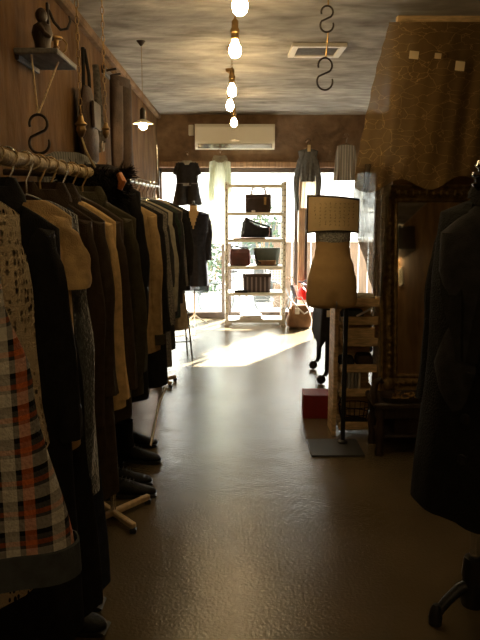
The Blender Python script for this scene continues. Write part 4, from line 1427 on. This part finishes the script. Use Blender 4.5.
for i, (x, z, w_, hh, m_, lb) in enumerate(((-.06, .429, .09, .05, F_char, 'dark folded cloth pouch on the wooden shelf, left of another'),
                                           (.05, .429, .1, .065, F_brown, 'brown folded cloth pouch on the wooden shelf, right of another'),
                                           (-.03, .719, .13, .05, F_denim, 'grey blue folded cloth on the upper wooden shelf'),
                                           (.02, .829, .16, .035, F_pale, 'pale folded cloth on top of the wooden shelf'))):
    p_ = MB().rings(rbox_rings([(0, w_ * .45, .06), (.006, w_ * .52, .07), (hh * .6, w_ * .53, .07), (hh * .95, w_ * .45, .055), (hh, w_ * .3, .03)], e=.6)).build('folded_cloth', m_, loc=(sc_x + x, 4.06, z))
    tag(p_, lb, 'cloth')
for i in range(5):
    o = MB().box((0, 0, .06), (.016, .1, .12), bev=.002).build('paperback_book', mat(('ivory_cover', 'grey_cover')[i % 2], ((.6, .55, .45), (.35, .34, .32))[i % 2], .6, var=.05, bump=0), loc=(sc_x - .07 + i * .021, 4.04, .279))
    tag(o, 'paperback book standing in the row on the low shelf, ' + ('first from the left', 'second from the left', 'third from the left', 'fourth from the left', 'last on the right')[i], 'book', 'books on the low wooden shelf')
bkt = thing('wire_basket', 'dark oval wire basket on the bottom of the wooden shelf', 'basket', (sc_x, 4.04, .07))
w = MB()
for z, s_ in ((0, .8), (.05, .92), (.1, 1.0)):
    w.tube([(.1 * s_ * cos(a), .08 * s_ * sin(a), z + .004) for a in [2 * pi * i / 26 for i in range(26)]], .0035, 6, closed=True)
for i in range(18):
    a = 2 * pi * i / 18
    w.tube([(.08 * cos(a), .064 * sin(a), .004), (.1 * cos(a), .08 * sin(a), .104)], .0022, 5)
w.lathe([(.08, .001), (.08, .005)], n=26, sy=.8)
w.build('wire_body', M_iron, bkt)
MB().tube([(-.1, 0, .1), (-.085, 0, .15), (0, 0, .17), (.085, 0, .15), (.1, 0, .1)], .004, 6).build('handle', M_iron, bkt)

# ------------------------------------------------------------------ red box and rolling cart
q0, q1 = on_z(304, 419), on_z(331, 419)
rb = thing('red_box', 'closed red cardboard box on the floor behind the black stand base', 'box', ((q0.x + q1.x) / 2 + .01, q0.y + .09, 0), R(-3))
bw = (q1.x - q0.x) / 2 + .012
bh = .155
MB().box((0, 0, bh / 2), (2 * bw, .17, bh), bev=.002).build('body', M_red, rb, smooth=False)
MB().box((-bw / 2, 0, bh + .002), (bw - .002, .168, .003), bev=.001).build('flap', M_red, rb, smooth=False)
MB().box((bw / 2, 0, bh + .002), (bw - .002, .168, .003), bev=.001).build('flap', M_red, rb, smooth=False)
wa, wb = on_z(321, 384), on_z(313, 369)
cx_ = .80
ct = thing('rolling_cart', 'black cloth covered cart on caster wheels behind the hip form', 'cart', (wa.x, wa.y, 0))
d = wb - wa
for i, off in enumerate((Vector((0, 0, 0)), Vector((d.x, d.y, 0)), Vector((.3, .05, 0)), Vector((d.x + .3, d.y + .05, 0)))):
    lg = MB().tube([off + Vector((.03, 0, .065)), off + Vector((.045, 0, .1)), off + Vector((.05, 0, .25)), off + Vector((.05, 0, .62))], [.016, .02, .024, .024], 10).build('leg', M_blackp, ct)
    MB().lathe([(.012, -.013), (.034, -.013), (.037, 0), (.034, .013), (.012, .013)], off + Vector((0, 0, .037)), 18, 'Y').build('wheel', M_blackp, lg)
    MB().tube([off + Vector((0, -.02, .037)), off + Vector((.008, -.02, .07)), off + Vector((.03, 0, .08))], .006, 6).build('fork', M_iron, lg)
MB().box((.19 + d.x / 2, d.y / 2 + .02, .62), (.36, d.y + .16, .03), bev=.006).build('top_board', M_dwood, ct)
rs = []
for z, g_ in ((.64, -.01), (.63, .012), (.5, .016), (.36, .022), (.3, .026)):
    ring = []
    for j in range(56):
        a = 2 * pi * j / 56
        ux, uy = math.copysign(abs(cos(a)) ** .4, cos(a)), math.copysign(abs(sin(a)) ** .4, sin(a))
        rp = .012 * sin(9 * a + z) * (1 if z < .6 else 0)
        zz = z + (.06 * sin(5 * a) if z < .32 else 0)
        ring.append((.19 + d.x / 2 + ux * (.18 + g_ + rp), d.y / 2 + .02 + uy * (d.y / 2 + .08 + g_ + rp), zz))
    rs.append(ring)
MB().rings(rs, True, False).build('cloth_cover', F_black, ct)
q = at(329, 313, wa.y - .1)
o = MB().box((0, 0, 0), (.045, .004, .05), bev=.001).build('price_tag', M_whitep, ct, loc=(q.x - wa.x, -.135, q.z))
o['label'] = 'small white tag'

# ------------------------------------------------------------------ mirror, bench, curtain
m0 = at(378, 395, 3.84)
mx0, mz0 = m0.x, .325
MW, MH, FW = .64, 1.19, .1
mr = thing('standing_mirror', 'tall mirror in an ornate dark gilt frame leaning on the right wall', 'mirror', (mx0 + MW / 2, 3.81, mz0))
mr.rotation_euler = (R(-8), 0, 0)
fm = MB()
prof = [(0, 0), (0, -.03), (.012, -.042), (.022, -.034), (.034, -.03), (.05, -.044), (.066, -.03), (.078, -.024), (.09, -.03), (FW, -.018), (FW, 0)]
for (ax, az, bx_, bz_, nx, nz) in ((-MW / 2, 0, -MW / 2, MH, 1, 0), (MW / 2, MH, MW / 2, 0, -1, 0), (-MW / 2, MH, MW / 2, MH, 0, -1), (MW / 2, 0, -MW / 2, 0, 0, 1)):
    r0_, r1_ = [], []
    L_ = math.hypot(bx_ - ax, bz_ - az)
    tx_, tz_ = (bx_ - ax) / L_, (bz_ - az) / L_
    for u, y in prof:
        r0_.append((ax + nx * u + tx_ * u, y, az + nz * u + tz_ * u))
        r1_.append((bx_ + nx * u - tx_ * u, y, bz_ + nz * u - tz_ * u))
    fm.rings([r0_, r1_], True, True, closed=True)
fm.build('frame', M_gold, mr)
og = MB()
for side in range(4):
    L_ = MH if side < 2 else MW
    nn = int(L_ / .04)
    for i in range(nn):
        t_ = (i + .5) / nn
        if side == 0: c = (-MW / 2 + .05, -.042, t_ * MH)
        elif side == 1: c = (MW / 2 - .05, -.042, t_ * MH)
        elif side == 2: c = (-MW / 2 + t_ * MW, -.042, MH - .05)
        else: c = (-MW / 2 + t_ * MW, -.042, .05)
        og.ball(c, .012, 5, (1.2, .6, 1.2) if i % 2 else (.8, .8, 1.5))
for sx in (-1, 1):
    for sz in (0, 1):
        og.ball((sx * (MW / 2 - .045), -.04, .045 + sz * (MH - .09)), .04, 8, (1, .5, 1))
og.build('carved_beading', M_gold, mr)
m_, t_, b_, N_, L_ = nt('mirror_silver')
b_.inputs['Metallic'].default_value = 1
b_.inputs['Roughness'].default_value = .03
b_.inputs['Base Color'].default_value = (.82, .8, .74, 1)
MB().box((0, -.012, MH / 2), (MW - 2 * FW + .02, .006, MH - 2 * FW + .02), bev=0).build('mirror_glass', m_, mr, smooth=False)

be = thing('bench', 'low dark carved wooden bench in front of the gilt mirror', 'bench', (1.14, 3.74, 0))
MB().box((0, 0, .295), (.66, .28, .035), bev=.008).build('seat', M_dwood, be)
for sx in (-1, 1):
    for y in (-.1, .1):
        MB().rings([[(sx * .29 + r * cos(a), y + r * sin(a), z) for a in [2 * pi * j / 12 for j in range(12)]] for z, r in
                    ((0, .022), (.02, .026), (.05, .018), (.1, .024), (.16, .03), (.2, .02), (.24, .032), (.28, .034))]).build('leg', M_dwood, be)
MB().box((0, -.115, .25), (.56, .02, .06), bev=.006).build('apron', M_dwood, be)
MB().tube([(-.32, -.1, .3), (-.335, -.1, .36), (-.325, -.1, .42), (-.3, -.1, .445), (-.285, -.1, .42)], [.022, .02, .02, .018, .012], 10).build('scroll_arm', M_dwood, be)
MB().box((0, 0, .11), (.58, .22, .016), bev=.004).build('lower_shelf', M_dwood, be)
rs = []
rnd = random.Random(4)
o = thing('jewelry_tray', 'dark tray of tangled jewellery on the bench below the mirror', 'tray', (1.0, 3.68, .314))
MB().rings(rbox_rings([(0, .13, .07), (.004, .14, .078), (.03, .15, .085), (.028, .14, .078), (.008, .13, .07)], e=.4)).build('tray_body', M_dwood, o)
jw = MB()
for i in range(16):
    c = (rnd.uniform(-.1, .1), rnd.uniform(-.05, .05))
    rr = rnd.uniform(.015, .03)
    jw.tube([(c[0] + rr * cos(a), c[1] + rr * sin(a), .016 + .006 * sin(2 * a + i) + .0012 * i) for a in [2 * pi * j / 14 for j in range(14)]], .0035, 5, closed=True)
jw.build('bracelets', M_brass, o)['kind'] = 'stuff'
for i, (x, s_, m_, lb) in enumerate(((-.12, 1, M_dbrownl, 'brown shoe box stored on the lower shelf of the bench, left one'), (.1, 1.1, M_wood2, 'brown shoe box stored on the lower shelf of the bench, right one'))):
    o = thing('shoe_box', lb, 'box', (1.14 + x, 3.74, .119))
    MB().box((0, 0, .04), (.17 * s_, .17, .08), bev=.003).build('body', m_, o, smooth=False)
    MB().box((0, 0, .085), (.178 * s_, .178, .024), bev=.003).build('lid', m_, o, smooth=False)

# curtain rod and draped sheer cloth
zr = at(430, 18, 3.88).z
cr = thing('curtain_rod', 'pale wooden rod under the ceiling at the right, carrying the sheer cloth', 'rod', (1.42, 3.9, zr))
MB().tube([(-.5, 0, 0), (.6, 0, 0)], .026, 16).build('rod', M_wood, cr)
for x in (-.4, .5):
    MB().box((x, .06, .0), (.03, .14, .03), bev=.004).build('bracket', M_wood, cr)
M_sheer = sheer('crumpled_organza', (.21, .135, .055), .74, .88, 9, (1, 1, 1), True, .4)
rows = [(22, 389, 520), (35, 386, 520), (50, 381.5, 520), (70, 376, 520), (95, 370.5, 520), (120, 365, 520), (145, 360, 520), (165, 356, 520), (176, 355, 520), (185, 354, 520)]
NU = 70
vs, fs = [], []
rr = []
for i in range(40):
    y = lerp(22, 185, i / 39)
    l_ = table(y, [(a, b_) for a, b_, c in rows])
    row = []
    for j in range(NU + 1):
        s_ = j / NU
        px = lerp(l_, 520, s_)
        dep = lerp(0, 1, (y - 22) / 163)
        fold = .028 * dep * sin(s_ * 21 + 1.1 * sin(3 * dep)) + .02 * dep * sin(s_ * 47 + 4 * dep) + .012 * sin(9 * dep + 13 * s_) * dep
        swag = .02 * max(0, sin(pi * min(1, s_ * 1.2))) * dep
        hem = 6 * dep ** 6 * sin(s_ * 17) - 9 * dep ** 4 * (s_ - .3)
        row.append(at(px, y + hem, 3.855 - .12 * dep * (.35 + .0) + fold * .8 - swag))
    rr.append(row)
vs = [p for row in rr for p in row]
n1 = NU + 1
fs = [(i * n1 + j, i * n1 + j + 1, (i + 1) * n1 + j + 1, (i + 1) * n1 + j) for i in range(39) for j in range(NU)]
cb = MB().add(vs, fs)
# the tail at the left falls on past the mirror's edge
tail = []
for i in range(26):
    t_ = i / 25
    y = lerp(164, 296, t_)
    l_ = table(y, [(164, 357), (176, 355), (200, 353), (235, 357), (270, 367), (296, 374)])
    r_ = table(y, [(176, 392), (210, 388), (250, 386), (296, 382)])
    tail.append([at(lerp(l_, r_, j / 14), y, 3.84 + .018 * sin(j * 1.1 + 2 * t_) + .008 * sin(j * 2.3 + 5 * t_)) for j in range(15)])
tl = MB().add([p for row in tail for p in row], [(i * 15 + j, i * 15 + j + 1, (i + 1) * 15 + j + 1, (i + 1) * 15 + j) for i in range(25) for j in range(14)])
o = cb.build('draped_cloth', M_sheer)
tl.build('hanging_fold', sheer('doubled_organza', (.1, .075, .042), .8, .93, 22, (1, 1, .7), True, .45), o)
tag(o, 'large crumpled sheer brown cloth draped from the rod over the mirror', 'cloth')
for (px, py, w_, h_), lb in zip(((414, 55, .05, .04), (438, 56, .035, .028), (460, 66, .05, .048)),
                                ('left pale paper note pinned on the draped sheer cloth', 'small tan note pinned between two pale notes on the sheer cloth', 'right pale paper note pinned on the draped sheer cloth')):
    o = MB().box((0, 0, 0), (w_, .004, h_), ry=R(5), bev=.001).build('paper_note', M_paper if px == 438 else mat('ivory_note', (.75, .6, .36), .8, var=.05, bump=0), loc=at(px, py, 3.77))
    tag(o, lb, 'note')

# ------------------------------------------------------------------ dark coat on a stand, right foreground
CX, CY = .835, 2.12
cf = thing('coat_stand_form', 'dress form on a chrome pole and black tripod, right foreground', 'dress form', (CX, CY, 0))
MB().rings([[(w_ * cos(a), d_ * sin(a), z) for a in [2 * pi * j / 24 for j in range(24)]] for z, w_, d_ in
            ((.75, .14, .1), (.9, .17, .12), (1.05, .13, .1), (1.2, .17, .11), (1.32, .17, .1), (1.38, .1, .07), (1.42, .055, .055), (1.46, .05, .05))]).build('torso', F_char, cf)
MB().lathe([(.05, 1.46), (.055, 1.47), (.04, 1.478), (.055, 1.495), (.052, 1.505), (.035, 1.51), (.046, 1.525), (.04, 1.54), (.02, 1.548), (.026, 1.56), (.012, 1.575), (.002, 1.58)], (-.03, 0, 0), n=22).build('neck_finial', mat('polished_black', (.02, .017, .015), .15, .3, var=.1, bump=0, spec=.8), cf)
MB().tube([(0, 0, .2), (0, 0, .78)], .017, 14).build('pole', M_chrome, cf)
MB().lathe([(.036, .05), (.04, .06), (.037, .15), (.041, .16), (.037, .21), (.034, .225), (.024, .23)], n=18).build('collar', M_blackp, cf)
for k_ in range(3):
    a = R(195 + 120 * k_)
    lg = MB().tube([(0, 0, .13), (.05 * cos(a), .05 * sin(a), .12), (.1 * cos(a), .1 * sin(a), .08), (.135 * cos(a), .135 * sin(a), .04)], [.02, .02, .018, .016], 10).build('leg', M_blackp, cf)
    MB().lathe([(.012, 0), (.022, .004), (.024, .03), (.018, .06), (.01, .075)], (.14 * cos(a), .14 * sin(a), 0), 14).build('foot', M_blackp, lg)
co = thing('dark_overcoat', 'long black overcoat on the form in the right foreground', 'coat', (CX + .015, CY, .4), R(-52))
Lc = 1.03
F_over = fabric('black_boucle', (.011, .0105, .009), bscale=150, bump=.6)
bm_ = body_mesh(Lc, .205, .22, .25, .13, .07, .36, .014, 4, 71, .0, .215, thick_hem=1.25)
bm_.build('body', F_over, co)
for s_ in (-1, 1):
    sl = sleeve_mesh(s_, Lc, .21, .36, .07, .62, .072, .058, .045, -.04, 71).build('sleeve', F_over, co)
collar_mesh(Lc, .075, .06, .06).build('collar', F_over, co)
for s_ in (-1, 1):
    lp = MB()
    rs = []
    for i in range(12):
        t_ = i / 11
        z = lerp(Lc - .02, Lc - .5, t_)
        w_ = .03 + .06 * sin(pi * min(1, t_ * 1.15)) ** .8
        y = -.16 * table(t_, [(0, .45), (.3, .85), (1, 1.0)]) - .006
        x0_ = s_ * lerp(.055, .008, t_)
        rs.append([(x0_, y, z), (x0_ + s_ * w_, y + .012, z), (x0_ + s_ * w_, y + .024, z), (x0_, y + .014, z)])
    lp.rings(rs).build('lapel', fabric('black_satin_twill', (.017, .016, .014)), co)
for i in range(3):
    MB().lathe([(.002, -.006), (.016, -.006), (.016, .004), (.002, .004)], (.03, -.178 - .004 * i, Lc - .54 - .13 * i), 14, 'Y').build('button', M_black, co)

# ------------------------------------------------------------------ seen only in the mirror
pf = thing('picture_frame', 'small picture in a cream frame reflected in the gilt mirror', 'picture', (XR, -.72, 1.77))
pf.scale = (.7, .7, .7)
pr = MB()
for s_ in (-1, 1):
    pr.box((-.012, s_ * .11, 0), (.024, .035, .31), bev=.004).box((-.012, 0, s_ * .14), (.024, .2, .035), bev=.004)
pr.build('frame', M_white, pf)
MB().box((-.006, 0, 0), (.008, .2, .26), bev=0).build('print', mat('faded_print', (.14, .13, .09), .7, var=.7, scale=14, bump=0), pf)
wl = thing('wall_lamp', 'small lit wall lamp reflected above the framed picture', 'lamp', (XR, -.84, 1.97))
MB().lathe([(.04, 0), (.04, .015), (.012, .02), (.012, .06)], (0, 0, 0), 16, 'X').build('mount', M_brass, wl)
wl.children[0].rotation_euler = (0, pi, 0)
MB().ball((-.1, 0, .02), .03, 10).build('bulb', M_bulb, wl)

wc = thing('wall_cabinet', 'dark wooden wall cabinet reflected dimly in the upper gilt mirror', 'cabinet', (XR, -.35, 1.98))
MB().box((-.1, 0, .14), (.2, .6, .28), bev=.005).build('body', M_dwood, wc, smooth=False)
for s_ in (-1, 1):
    dr_ = MB().box((-.207, s_ * .148, .14), (.014, .28, .26), bev=.003).build('door', M_dwood, wc, smooth=False)
    MB().ball((-.222, s_ * .03, .14), .01, 6).build('knob', M_brass, dr_)
